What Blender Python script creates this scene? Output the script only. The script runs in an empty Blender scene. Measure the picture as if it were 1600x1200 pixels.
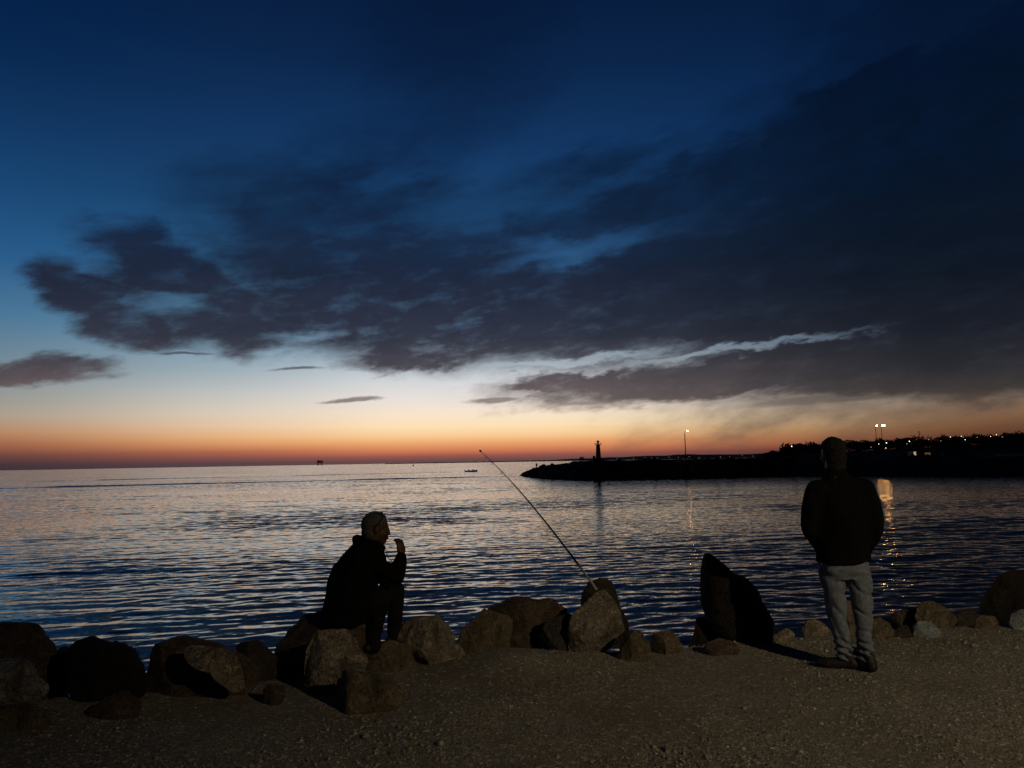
import bpy, bmesh, math, random
import numpy as np
from mathutils import Vector, Matrix

# ---------------------------------------------------------------- camera, exposure
scene = bpy.context.scene
col = scene.collection
FPX = 1209.0                                   # focal length in pixels of the 1600 px wide photograph
PITCH = math.atan(121 / FPX); ROLL = math.radians(1.0)
EYE = np.array([0.0, 0.0, 1.62])
SEA = -2.68                                    # water level; the gravel is at 0
_F = np.array([0, math.cos(PITCH), math.sin(PITCH)])
_R0 = np.array([1.0, 0, 0]); _U0 = np.array([0, -math.sin(PITCH), math.cos(PITCH)])
_R = _R0 * math.cos(ROLL) - _U0 * math.sin(ROLL)
_U = _U0 * math.cos(ROLL) + _R0 * math.sin(ROLL)
cam_d = bpy.data.cameras.new('camera'); cam = bpy.data.objects.new('camera', cam_d); col.objects.link(cam)
cam_d.sensor_width = 36; cam_d.lens = 36 * FPX / 1600; cam_d.clip_start = 0.05; cam_d.clip_end = 60000
cam.matrix_world = Matrix(((_R[0], _U[0], -_F[0], EYE[0]), (_R[1], _U[1], -_F[1], EYE[1]), (_R[2], _U[2], -_F[2], EYE[2]), (0, 0, 0, 1)))
scene.camera = cam
scene.view_settings.view_transform = 'Standard'; scene.view_settings.look = 'None'
scene.view_settings.exposure = 0; scene.view_settings.gamma = 1; scene.view_settings.use_curve_mapping = False
scene.cycles.max_bounces = 6; scene.cycles.diffuse_bounces = 2; scene.cycles.glossy_bounces = 3
scene.cycles.sample_clamp_indirect = 14.0; scene.cycles.use_denoising = True
scene.cycles.caustics_reflective = False

def ray(x, y): return _F + _R * (x - 800) / FPX - _U * (y - 600) / FPX
def at(x, y, Y):                               # the point of that sight line at depth Y
    d = ray(x, y); return EYE + d * (Y / d[1])
def on_z(x, y, z=0.0):
    d = ray(x, y); return EYE + d * ((z - EYE[2]) / d[2])
def azel(x, y):
    d = ray(x, y); d = d / np.linalg.norm(d)
    return math.degrees(math.atan2(d[0], d[1])), math.degrees(math.asin(d[2]))
def lin(c): return tuple(((v / 255) / 12.92 if v <= 10 else ((v / 255 + .055) / 1.055) ** 2.4) for v in c) + (1,)

# ---------------------------------------------------------------- node helper
class V:
    """a node socket with arithmetic"""
    def __init__(s, nt, sock): s.nt, s.s = nt, sock
    def _m(s, op, *a, clamp=False):
        n = s.nt.nodes.new('ShaderNodeMath'); n.operation = op; n.use_clamp = clamp
        for i, v in enumerate((s,) + a):
            if isinstance(v, V): s.nt.links.new(v.s, n.inputs[i])
            else: n.inputs[i].default_value = v
        return V(s.nt, n.outputs[0])
    def __add__(s, o): return s._m('ADD', o)
    __radd__ = __add__
    def __mul__(s, o): return s._m('MULTIPLY', o)
    __rmul__ = __mul__
    def __sub__(s, o): return s._m('SUBTRACT', o)
    def __rsub__(s, o): return (s * -1) + o
    def __truediv__(s, o): return s._m('DIVIDE', o)
    def max(s, o): return s._m('MAXIMUM', o)
    def min(s, o): return s._m('MINIMUM', o)
    def pow(s, o): return s._m('POWER', o)
    def sqrt(s): return s._m('SQRT')
    def sat(s): return s._m('ADD', 0.0, clamp=True)
    def smooth(s, a, b):
        n = s.nt.nodes.new('ShaderNodeMapRange'); n.interpolation_type = 'SMOOTHSTEP'
        s.nt.links.new(s.s, n.inputs[0]); n.inputs[1].default_value = a; n.inputs[2].default_value = b
        return V(s.nt, n.outputs[0])
def vec(nt, x, y, z=0.0):
    n = nt.nodes.new('ShaderNodeCombineXYZ')
    for i, v in enumerate((x, y, z)):
        if isinstance(v, V): nt.links.new(v.s, n.inputs[i])
        else: n.inputs[i].default_value = v
    return n.outputs[0]
def noise(nt, v, scale=1.0, detail=5, rough=.5, out='Fac', dist=0.0, dim='3D'):
    n = nt.nodes.new('ShaderNodeTexNoise'); n.noise_dimensions = dim
    nt.links.new(v, n.inputs['Vector']); n.inputs['Scale'].default_value = scale
    n.inputs['Detail'].default_value = detail; n.inputs['Roughness'].default_value = rough; n.inputs['Distortion'].default_value = dist
    return V(nt, n.outputs[out]) if out == 'Fac' else n.outputs['Color']
def sep(nt, s):
    n = nt.nodes.new('ShaderNodeSeparateXYZ'); nt.links.new(s, n.inputs[0]); return [V(nt, o) for o in n.outputs]
def ramp(nt, v, stops, interp='LINEAR'):
    n = nt.nodes.new('ShaderNodeValToRGB'); nt.links.new(v.s, n.inputs[0]); e = n.color_ramp.elements
    n.color_ramp.interpolation = interp
    while len(e) < len(stops): e.new(1.0)
    for i, (p, c) in enumerate(stops): e[i].position = p; e[i].color = c
    return n.outputs[0]
def mix(nt, f, a, b, mode='MIX'):
    n = nt.nodes.new('ShaderNodeMix'); n.data_type = 'RGBA'; n.blend_type = mode; n.clamp_factor = True
    if isinstance(f, V): nt.links.new(f.s, n.inputs[0])
    else: n.inputs[0].default_value = f
    for i, v in ((6, a), (7, b)):
        if isinstance(v, (tuple, list)): n.inputs[i].default_value = v
        else: nt.links.new(v.s if isinstance(v, V) else v, n.inputs[i])
    return n.outputs[2]

# ---------------------------------------------------------------- world: dusk sky with clouds
world = bpy.data.worlds.new('World'); scene.world = world; world.use_nodes = True
nt = world.node_tree
for n in list(nt.nodes): nt.nodes.remove(n)
tc = nt.nodes.new('ShaderNodeTexCoord')
dx, dy, dz = sep(nt, tc.outputs['Generated'])
az = dx._m('ARCTAN2', dy) * (180 / math.pi)
el = dz._m('ARCSINE') * (180 / math.pi)
def sky_ramp(stops):                            # elevations 0..90 squeezed by a square root so the low sky has room
    f = (el.max(0.0) / 90.0).sqrt()
    return ramp(nt, f, [(math.sqrt(e / 90), lin(c)) for e, c in stops])
A = sky_ramp([(0, (58, 46, 54)), (.4, (70, 52, 58)), (.9, (104, 66, 62)), (1.6, (156, 98, 72)), (2.4, (182, 134, 100)), (3.4, (170, 156, 138)), (5, (142, 148, 148)), (7, (110, 134, 148)),
              (9.5, (76, 118, 150)), (13, (42, 92, 138)), (17, (27, 72, 118)), (21, (18, 55, 98)), (25, (10, 41, 80)), (28, (5, 34, 74)), (40, (3, 14, 32)), (90, (3, 7, 14))])
B = sky_ramp([(0, (78, 66, 70)), (.25, (92, 68, 70)), (.6, (136, 82, 76)), (1.0, (176, 104, 78)), (1.45, (214, 146, 98)), (2.0, (232, 178, 126)), (2.8, (232, 200, 166)), (3.8, (220, 206, 188)),
              (5, (198, 198, 194)), (6.5, (164, 178, 186)), (8, (134, 162, 180)), (10, (96, 140, 170)), (14, (44, 95, 138)), (18, (28, 70, 112)), (23, (19, 53, 96)), (28, (12, 38, 75)), (33, (7, 28, 62)), (42, (5, 15, 32)), (90, (3, 7, 14))])
C_ = sky_ramp([(0, (88, 70, 74)), (.2, (108, 74, 74)), (.5, (150, 86, 74)), (.9, (206, 124, 86)), (1.4, (234, 162, 108)), (2.0, (250, 204, 148)), (2.7, (253, 225, 182)), (3.6, (248, 228, 204)), (4.8, (232, 224, 218)),
               (6.2, (208, 212, 216)), (7.6, (172, 188, 200)), (10, (112, 148, 184)), (14, (52, 100, 148)), (18, (29, 72, 116)), (23, (19, 54, 98)), (28, (12, 38, 75)), (33, (7, 27, 60)), (42, (5, 15, 32)), (90, (3, 7, 14))])
D = sky_ramp([(0, (44, 28, 32)), (.5, (56, 34, 36)), (1.1, (86, 54, 42)), (1.8, (112, 76, 52)), (2.6, (130, 98, 74)), (3.6, (126, 110, 96)), (5, (118, 116, 116)), (8, (78, 96, 116)),
              (12, (34, 66, 104)), (18, (16, 48, 92)), (25, (9, 34, 72)), (33, (5, 22, 48)), (45, (4, 11, 24)), (90, (3, 7, 14))])
E = sky_ramp([(0, (14, 15, 20)), (6, (12, 16, 24)), (20, (7, 13, 24)), (45, (4, 9, 18)), (90, (3, 7, 14))])
sky = mix(nt, az.smooth(-36, -17), A, B)
sky = mix(nt, az.smooth(-21, -7), sky, C_)
sky = mix(nt, az.smooth(1, 34), sky, D)
sky = mix(nt, az._m('ABSOLUTE').smooth(42, 110), sky, E)
# clouds: ellipses in azimuth / elevation, frayed by noise
P = vec(nt, az * .085, el * .17 - az * .03)
P2 = vec(nt, az * .30 + el * .14, el * .9 - az * .15)
wn = noise(nt, P, 1.0, 5, .55, 'Color')
w1, w2, w3 = sep(nt, wn)
mn = noise(nt, P2, .9, 6, .6, 'Color')
m1, m2, m3 = sep(nt, mn)
wu = az + (w1 - .5) * 7 + (m1 - .5) * 4.2; wv = el + (w2 - .5) * 3.2 + (m2 - .5) * 2.4
flow = noise(nt, P, 2.2, 8, .6, dist=.6)
fine = noise(nt, P2, .55, 8, .62)
wvec = vec(nt, wu, wv)
wsoft = vec(nt, az + (w1 - .5) * 2.5 + (m1 - .5) * 2.2, el + (w2 - .5) * .9 + (m2 - .5) * .7)
def blob(px, py, a, b, ang=0, wv_=None):
    u0, v0 = azel(px, py)
    m = nt.nodes.new('ShaderNodeMapping'); m.vector_type = 'TEXTURE'; nt.links.new(wv_ or wvec, m.inputs[0])
    m.inputs[1].default_value = (u0, v0, 0); m.inputs[2].default_value = (0, 0, math.radians(ang)); m.inputs[3].default_value = (a / 21.1, b / 21.1, 1)
    l = nt.nodes.new('ShaderNodeVectorMath'); l.operation = 'LENGTH'; nt.links.new(m.outputs[0], l.inputs[0])
    return (1.0 - V(nt, l.outputs[1])).max(-1.0)
def union(l, w_=None):
    r = blob(*l[0], wv_=w_)
    for q in l[1:]: r = r._m('SMOOTH_MAX', blob(*q, wv_=w_), .12)
    return r
big = union([(1180, 440, 560, 112, 5), (640, 440, 330, 120, -8), (1500, 330, 480, 230, 18), (140, 456, 76, 40, -26),
             (200, 500, 90, 34, -14), (240, 392, 100, 40, -10), (350, 510, 100, 42, -6), (300, 455, 150, 60, -10), (720, 520, 220, 56, 0), (540, 310, 200, 80, 8),
             (640, 560, 130, 24, 5), (1280, 190, 150, 36, 36), (960, 300, 300, 60, 8), (1420, 480, 360, 100, 4), (560, 480, 200, 80, 0)])
low = union([(1150, 588, 400, 34, 3), (1500, 578, 330, 48, 2), (900, 598, 130, 17, 3), (80, 578, 110, 24, 7)])
tiny = union([(548, 627, 56, 5, 5), (772, 626, 60, 6, 3), (850, 618, 60, 5, 4), (960, 624, 170, 7, 3), (460, 576, 50, 4, 3), (290, 552, 50, 3, 2), (1400, 612, 300, 16, 4)], wsoft)
thin = union([(720, 80, 190, 170, 20), (640, 220, 220, 70, 10), (1480, 90, 260, 200, 20), (400, 280, 150, 60, 10)])
gap = union([(1165, 545, 205, 8, 6), (910, 566, 190, 10, 4)])
thinner = union([(260, 470, 70, 22), (880, 398, 150, 20, 14), (780, 315, 200, 36, 5), (1060, 232, 200, 26, 14), (480, 520, 70, 16, 8), (700, 250, 160, 30, 12)])
broad = noise(nt, P, 1.4, 3, .5)
cb = (big * 2.9 + az.smooth(-12, 22) * el.smooth(4, 8) * .4 + (flow - .5) * 1.2 + (fine - .5) * 2.2 + (broad - .5) * .6).smooth(-.95, 1.15)
cl = (low * 2.6 + (flow - .5) * .8 + (fine - .5) * 2.0).smooth(-.55, 1.1)
cs = (tiny * 2.2 + (fine - .5) * 1.2).smooth(-.15, 1.3) * .8
ct = (thin * 1.6 + (flow - .5) * 1.2).smooth(-.3, 1.0) * .72
cg = 1.0 - (gap * 1.6 + (fine - .5) * 1.3).smooth(-.2, 1.2) * .66
ch = 1.0 - (thinner * 1.5 + (fine - .5) * 2.4).smooth(-.1, 1.4) * .6
cover = (cb * cg * ch).max(cl).max(ct).max(cs)
wisp = noise(nt, P2, .8, 8, .66).smooth(.47, .8)
cover = cover * (1.0 - wisp * (.34 - az.smooth(-6, 14) * .27)) * .975
# the veil at the tops of the big cloud lets the sky through
veil = (fine * .6 + flow * .6).smooth(.42, .8)
cover = cover * (1.0 - (el.smooth(13, 22) * veil * (.58 - az.smooth(2, 26) * .4)))
K1 = sky_ramp([(0, (120, 92, 88)), (4, (104, 92, 92)), (5.5, (94, 83, 85)), (7, (68, 64, 73)), (9, (46, 48, 62)), (11, (38, 42, 58)), (14, (28, 36, 56)), (17, (19, 33, 58)), (21, (13, 32, 60)), (26, (9, 27, 56)), (33, (5, 20, 46)), (42, (4, 12, 26)), (90, (3, 7, 14))])
K2 = sky_ramp([(0, (60, 44, 44)), (3, (92, 76, 66)), (4, (62, 56, 54)), (5.5, (40, 40, 46)), (8, (25, 27, 36)), (12, (14, 21, 32)), (18, (7, 17, 31)), (25, (4, 16, 35)), (33, (3, 15, 34)), (42, (3, 9, 20)), (90, (3, 7, 14))])
kc = mix(nt, az.smooth(-4, 30), K1, K2)
kc = mix(nt, az._m('ABSOLUTE').smooth(45, 110), kc, E)
tone = mix(nt, (fine * .5 + flow * .5).smooth(.3, .7), (1.22, 1.2, 1.17, 1), (.84, .85, .88, 1))
kc = mix(nt, 1.0, kc, tone, 'MULTIPLY')
final = mix(nt, cover, sky, kc)
final = mix(nt, el.smooth(-.2, -3.0), final, lin((20, 20, 26)))
bg = nt.nodes.new('ShaderNodeBackground'); nt.links.new(final, bg.inputs[0]); bg.inputs[1].default_value = 1.0
wo = nt.nodes.new('ShaderNodeOutputWorld'); nt.links.new(bg.outputs[0], wo.inputs[0])
world.cycles.sampling_method = 'MANUAL'; world.cycles.sample_map_resolution = 1024

# ---------------------------------------------------------------- object helpers
def tag(o, label=None, cat=None, group=None, kind=None):
    for k, v in (('label', label), ('category', cat), ('group', group), ('kind', kind)):
        if v: o[k] = v
    return o
def link(name, me, mat=None, parent=None, smooth=True):
    o = bpy.data.objects.new(name, me); col.objects.link(o)
    if mat: me.materials.append(mat)
    if parent: o.parent = parent
    if smooth: me.polygons.foreach_set('use_smooth', [True] * len(me.polygons))
    return o
def mesh(name, verts, faces):
    me = bpy.data.meshes.new(name); me.from_pydata([tuple(map(float, v)) for v in verts], [], faces); me.update(); return me
def grid_mesh(name, Pts):                      # Pts: (rows, cols, 3)
    r, c, _ = Pts.shape
    me = bpy.data.meshes.new(name)
    idx = np.arange(r * c).reshape(r, c)
    q = np.stack([idx[:-1, :-1], idx[:-1, 1:], idx[1:, 1:], idx[1:, :-1]], -1).reshape(-1, 4)
    me.vertices.add(r * c); me.vertices.foreach_set('co', Pts.reshape(-1).astype(np.float32))
    me.loops.add(q.size); me.loops.foreach_set('vertex_index', q.reshape(-1).astype(np.int32))
    me.polygons.add(len(q)); me.polygons.foreach_set('loop_start', np.arange(0, q.size, 4, dtype=np.int32))
    me.update(calc_edges=True); return me
def empty(name, loc=(0, 0, 0)):
    o = bpy.data.objects.new(name, None); o.empty_display_size = .1; col.objects.link(o); o.location = loc; return o
def hashn(ix, iy, iz, seed):
    h = (ix * 374761393 + iy * 668265263 + iz * 2147483647 + seed * 144665) & 0xFFFFFFFF
    h = ((h ^ (h >> 13)) * 1274126177) & 0xFFFFFFFF
    h = ((h ^ (h >> 16)) * 2246822519) & 0xFFFFFFFF
    return ((h ^ (h >> 15)) & 0xFFFF) / 65535.0 * 2 - 1
def vnoise(p, seed=0):
    p = np.asarray(p, float); i = np.floor(p).astype(np.int64); f = p - i; f = f * f * (3 - 2 * f); r = 0
    for a in (0, 1):
        for b in (0, 1):
            for c in (0, 1):
                w = (f[..., 0] if a else 1 - f[..., 0]) * (f[..., 1] if b else 1 - f[..., 1]) * (f[..., 2] if c else 1 - f[..., 2])
                r = r + w * hashn(i[..., 0] + a, i[..., 1] + b, i[..., 2] + c, seed)
    return r
def fbm(p, oct=4, seed=0, gain=.5):
    p = np.asarray(p, float); r = 0; a = 1.0
    for k in range(oct): r = r + a * vnoise(p * 2 ** k + 17.3 * k, seed + k); a *= gain
    return r
def fbm2(x, y, oct=4, seed=0, gain=.5): return fbm(np.stack([x, y, x * 0], -1), oct, seed, gain)

# ---------------------------------------------------------------- materials
MATS = {}
def new_mat(name):
    m = bpy.data.materials.new(name); m.use_nodes = True; MATS[name] = m
    return m, m.node_tree, m.node_tree.nodes['Principled BSDF']
def bump(nt, h, strength, dist=.01, normal=None):
    b = nt.nodes.new('ShaderNodeBump'); b.inputs['Strength'].default_value = strength; b.inputs['Distance'].default_value = dist
    nt.links.new(h.s if isinstance(h, V) else h, b.inputs['Height'])
    if normal: nt.links.new(normal, b.inputs['Normal'])
    return b.outputs[0]
def simple(name, c, rough=.8, bs=0, bscale=30, metal=0, var=.25, spec=.3):
    m, nt, p = new_mat(name)
    tcn = nt.nodes.new('ShaderNodeTexCoord').outputs['Object']
    n = noise(nt, tcn, bscale * .3, 4)
    nt.links.new(mix(nt, n.smooth(.3, .7), tuple(v * (1 - var) for v in c[:3]) + (1,), tuple(v * (1 + var) for v in c[:3]) + (1,)), p.inputs['Base Color'])
    p.inputs['Roughness'].default_value = rough; p.inputs['Metallic'].default_value = metal; p.inputs['Specular IOR Level'].default_value = spec
    if bs: nt.links.new(bump(nt, noise(nt, tcn, bscale, 6), bs), p.inputs['Normal'])
    return m
def rock_mat(name, c1, c2, c3, rough=.85, spec=.3):
    m, nt, p = new_mat(name)
    tcn = nt.nodes.new('ShaderNodeTexCoord').outputs['Object']
    a = noise(nt, tcn, 3.2, 6, .6); b = noise(nt, tcn, 14, 6, .65); s = noise(nt, tcn, 60, 3, .6)
    base = mix(nt, a.smooth(.40, .60), c1, c2)
    base = mix(nt, b.smooth(.48, .66), base, c3)
    st_ = noise(nt, tcn, 1.9, 5, .7, dist=.4)
    base = mix(nt, st_.smooth(.52, .60) * .7, base, (.032, .027, .02, 1))
    base = mix(nt, s.smooth(.56, .66) * .7, base, (.02, .018, .014, 1))
    lich = noise(nt, tcn, 7.5, 4, .7)
    base = mix(nt, lich.smooth(.62, .68) * .55, base, (c3[0] * 1.35, c3[1] * 1.35, c3[2] * 1.15, 1))
    nt.links.new(base, p.inputs['Base Color']); p.inputs['Roughness'].default_value = rough; p.inputs['Specular IOR Level'].default_value = spec
    vo = nt.nodes.new('ShaderNodeTexVoronoi'); vo.feature = 'DISTANCE_TO_EDGE'; vo.inputs['Scale'].default_value = 4
    ds = nt.nodes.new('ShaderNodeVectorMath'); ds.operation = 'ADD'; nt.links.new(tcn, ds.inputs[0])
    nt.links.new(noise(nt, tcn, 4, 4, .6, 'Color'), ds.inputs[1]); nt.links.new(ds.outputs[0], vo.inputs['Vector'])
    cr = V(nt, vo.outputs['Distance']).smooth(0, .035)
    pit = nt.nodes.new('ShaderNodeTexVoronoi'); pit.inputs['Scale'].default_value = 26; nt.links.new(ds.outputs[0], pit.inputs['Vector'])
    pt_ = V(nt, pit.outputs['Distance']).smooth(.0, .38)
    h = b * 1.0 + s * .5 + a * .8 + cr * .22 + pt_ * .22
    nt.links.new(bump(nt, h, 1.0, .05), p.inputs['Normal'])
    return m
rock_mat('rock_tan', (.22, .19, .145, 1), (.13, .112, .085, 1), (.38, .34, .265, 1))
rock_mat('rock_brown', (.085, .062, .043, 1), (.055, .041, .03, 1), (.13, .10, .07, 1))
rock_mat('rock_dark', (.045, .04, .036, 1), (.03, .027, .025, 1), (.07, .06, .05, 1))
rock_mat('rock_black_and_shadow', (.010, .009, .009, 1), (.007, .006, .006, 1), (.02, .014, .01, 1))  # on the tall rock this near black stands in for the standing man's shadow
rock_mat('rock_wet', (.03, .028, .026, 1), (.02, .019, .018, 1), (.05, .045, .04, 1), rough=.16, spec=.6)
rock_mat('rock_grey', (.2, .2, .19, 1), (.13, .13, .12, 1), (.3, .3, .28, 1))
rock_mat('rock_blue', (.24, .28, .3, 1), (.2, .24, .26, 1), (.3, .34, .36, 1))
rock_mat('rock_ochre', (.15, .12, .075, 1), (.10, .082, .053, 1), (.21, .175, .11, 1))
simple('jacket_black', (.0042, .0042, .0048), .9, .35, 90, spec=.06)
simple('trousers_dark', (.007, .007, .009), .85, .3, 90, spec=.12)
simple('denim', (.115, .135, .17), .9, .5, 160)
simple('shoe_black', (.012, .011, .011), .6, .2, 60)
simple('skin', (.06, .033, .023), .55, .15, 120, var=.12)
simple('hair_grey', (.07, .068, .064), .8, .8, 260)
simple('hair_dark', (.006, .005, .0045), .8, .8, 260)
simple('plastic_black', (.01, .01, .01), .35)
simple('rod_black', (.012, .012, .013), .3)
simple('rod_handle', (.34, .31, .25), .55)
simple('steel', (.2, .2, .2), .45, metal=.8)
simple('painted_tower', (.10, .10, .10), .7)
simple('mole_rock', (.035, .031, .028), .9, .6, 2)
simple('concrete', (.12, .115, .105), .85, .3, 10)
simple('far_wall', (.35, .31, .25), .8)
simple('far_dark', (.03, .028, .03), .8)
simple('leaf_dark', (.02, .026, .014), .8)
simple('boat_hull', (.02, .02, .024), .6)
simple('bark', (.03, .025, .02), .9)
def emit(name, c, s):
    m, nt, p = new_mat(name); p.inputs['Base Color'].default_value = (.02, .02, .02, 1)
    p.inputs['Emission Color'].default_value = c; p.inputs['Emission Strength'].default_value = s; return m

# ---------------------------------------------------------------- ground: gravel bank, then the slope to the sea
def lerp_pts(x, pts): return np.interp(x, [p[0] for p in pts], [p[1] for p in pts])
EDGE = [(-200, -70), (-60, -14), (-12, 2.5), (-5, 5.0), (-3.2, 5.7), (-2.2, 6.1), (-1.2, 6.35), (-.5, 6.5), (.5, 6.7), (1.5, 6.95), (3, 7.35), (5, 7.6), (8, 7.9), (15, 9), (30, 27), (60, 68), (110, 140), (140, 158), (200, 160)]
def ground_z(x, y):
    x = np.asarray(x, float); y = np.asarray(y, float)
    e = lerp_pts(x, EDGE); s = y - e
    z = np.where(s < 0, 0.0, -np.minimum(s, 9.0) * .52 - np.minimum(np.maximum(s, 0) ** 2 * .05, .0))
    near = np.exp(-((x ** 2 + y ** 2) / 900))
    z = z + fbm2(x * .6, y * .6, 3, 3) * .025 * near + fbm2(x * 3, y * 3, 3, 8) * .010 * near
    z = z + np.where(s > 0, fbm2(x * 1.3, y * 1.3, 3, 5) * .16 * np.clip(s, 0, 1) * near, 0)
    z = z + .10 * np.exp(-((x - .02) / .5) ** 2 - ((y - 6.35) / .35) ** 2)      # the little heap of gravel by the pointed rock
    return z
gx = np.concatenate([[-200, -120, -70, -40, -25, -16, -10, -7.5], np.arange(-6, 7.5, .055), [8, 9, 11, 14, 18, 24, 32, 44, 60, 80, 100, 120, 150, 200]])
gy = np.concatenate([[-160, -90, -50, -25, -12, -5, -1], np.arange(.5, 10.5, .055), [11, 12, 13.5, 15, 18, 24, 32, 44, 60, 80, 110, 150, 220, 320, 500, 750]])
GX, GY = np.meshgrid(gx, gy)
ground = link('ground', grid_mesh('ground', np.stack([GX, GY, ground_z(GX, GY)], -1)))
tag(ground, kind='structure')
m, nt, p = new_mat('gravel'); ground.data.materials.append(m)
tcn = nt.nodes.new('ShaderNodeTexCoord').outputs['Object']
def voro(sc, out='Color'):
    v = nt.nodes.new('ShaderNodeTexVoronoi'); v.inputs['Scale'].default_value = sc; nt.links.new(tcn, v.inputs['Vector']); return v.outputs[out]
vc = sep(nt, voro(110))[0]; vd = V(nt, voro(110, 'Distance')); vd2 = V(nt, voro(45, 'Distance')); vc2 = sep(nt, voro(45))[1]
pt = noise(nt, tcn, 1.1, 5, .6); pf = noise(nt, tcn, 9, 5, .6)
base = mix(nt, vc, (.10, .09, .07, 1), (.33, .31, .25, 1))
base = mix(nt, pt.smooth(.40, .66) * .75, base, (.15, .135, .10, 1))
base = mix(nt, vc2.smooth(.9, .95), base, (.36, .35, .31, 1))
base = mix(nt, pf.smooth(.58, .75) * .5, base, (.10, .095, .05, 1))
nt.links.new(base, p.inputs['Base Color']); p.inputs['Roughness'].default_value = .95; p.inputs['Specular IOR Level'].default_value = .15
h = (1.0 - vd) * .5 + (1.0 - vd2) * .6 * pf.smooth(.4, .6) + pf * .5
nt.links.new(bump(nt, h, 1.0, .014), p.inputs['Normal'])

# ---------------------------------------------------------------- sea: real waves, finer ripples in the normal
rng = np.random.RandomState(7)
ang = np.radians(np.concatenate([np.linspace(-89, -50, 14)[:-1], np.linspace(-50, 50, 620), np.linspace(50, 89, 14)[1:]]))
rad = [9.0]
while rad[-1] < 45000:
    r_ = rad[-1]; st = .05 + .0017 * r_ if r_ < 200 else .39 + .012 * (r_ - 200)
    rad.append(r_ + st)
rad = np.array(rad)
RR, AA = np.meshgrid(rad, ang, indexing='ij')
WX = RR * np.sin(AA); WY = RR * np.cos(AA)
STEP = np.gradient(rad)[:, None] + 0 * AA
Z = np.zeros_like(WX)
NW = 110
lam = np.exp(rng.uniform(math.log(.2), math.log(5.0), NW))
for k in range(NW):
    L = lam[k]; th = math.radians(90 + 12 + rng.normal(0, 24 if L < 1.2 else 10))
    kx, ky = math.cos(th) * 2 * math.pi / L, math.sin(th) * 2 * math.pi / L
    slope = .0175 * (1.0 if L < .9 else (.9 / L) ** .62)
    amp = slope * L / (2 * math.pi)
    fade = np.clip((L / STEP - 2.2) / 2.5, 0, 1)
    ph = kx * WX + ky * WY + rng.uniform(0, 6.28)
    s_ = np.sin(ph); Z += amp * fade * (s_ + .22 * np.cos(2 * ph))
gust = .74 + 1.05 * fbm2(WX / 24 + WY / 90, WY / 9 - WX / 60, 3, 21)                   # calmer and livelier patches
Z *= np.clip(gust, .14, 1.5) * np.clip(1.2 - RR / 120, .40, 1.1) * np.clip(.52 + .48 * (RR - 20) / 34, .52, 1)
def wake(x0, y0, x1, y1, amp, wid):                                # long low ridges left by the passing boat
    global Z
    d = np.array([x1 - x0, y1 - y0]); Lh = np.hypot(*d); d = d / Lh
    t = ((WX - x0) * d[0] + (WY - y0) * d[1]); s = (WX - x0) * -d[1] + (WY - y0) * d[0]
    s = s + 1.4 * vnoise(np.stack([t / 22, t * 0, t * 0], -1), 5)
    Z += amp * np.exp(-(s / wid) ** 2) * np.cos(s / wid * 1.6) / (1 + np.exp(-(t) / 8)) / (1 + np.exp((t - Lh) / 8)) * (.75 + .35 * vnoise(np.stack([t / 9, t * 0, t * 0 + 3], -1), 9))
a0 = on_z(-100, 766, SEA); a1 = on_z(800, 744, SEA); wake(a0[0], a0[1], a1[0], a1[1], .30, 2.2)
a0 = on_z(40, 753, SEA); a1 = on_z(725, 737.5, SEA); wake(a0[0], a0[1], a1[0], a1[1], .30, 3.2)
a0 = on_z(1090, 806, SEA); a1 = on_z(560, 820, SEA)
sea = link('sea', grid_mesh('sea', np.stack([WX, WY, Z + SEA], -1))); tag(sea, kind='structure')
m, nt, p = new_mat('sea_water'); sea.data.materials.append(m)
p.inputs['Base Color'].default_value = (.016, .017, .02, 1); p.inputs['Specular Tint'].default_value = (1.0, .87, .60, 1); p.inputs['Roughness'].default_value = .03; p.inputs['IOR'].default_value = 1.34  # reflection colour painted in: the warm specular tint mutes the mirrored blue sky
geo = nt.nodes.new('ShaderNodeNewGeometry')
gxs, gys, gzs = sep(nt, geo.outputs['Position'])
def slopes(sx, sy, rot, det, rough=.55, off=0):
    c, s = math.cos(math.radians(rot)), math.sin(math.radians(rot))
    v = vec(nt, (gxs * c + gys * s) * sx + off, (gys * c - gxs * s) * sy, 0.0)
    return sep(nt, noise(nt, v, 1.0, det, rough, 'Color'))
a1_, a2_, _ = slopes(2.2, 4.8, 12, 3)
b1_, b2_, _ = slopes(1.15, .85, 10, 2, .55, 40)
far = (gxs * gxs + gys * gys).sqrt().smooth(40, 220)
farx = (gxs * gxs + gys * gys).sqrt().smooth(15, 110)
patch = noise(nt, vec(nt, gxs * .018, gys * .035), 1.0, 3, .5).smooth(.3, .7) * .6 + .7
nx = ((a1_ - .5) * .22 + (b1_ - .5) * .36 * farx) * patch
ny = ((a2_ - .5) * .24 + (b2_ - .5) * .22 * far) * patch
nv = nt.nodes.new('ShaderNodeVectorMath'); nv.operation = 'ADD'; nt.links.new(geo.outputs['Normal'], nv.inputs[0]); nt.links.new(vec(nt, nx, ny - far * .035), nv.inputs[1])
nn = nt.nodes.new('ShaderNodeVectorMath'); nn.operation = 'NORMALIZE'; nt.links.new(nv.outputs[0], nn.inputs[0])
nt.links.new(nn.outputs[0], p.inputs['Normal'])

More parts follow.
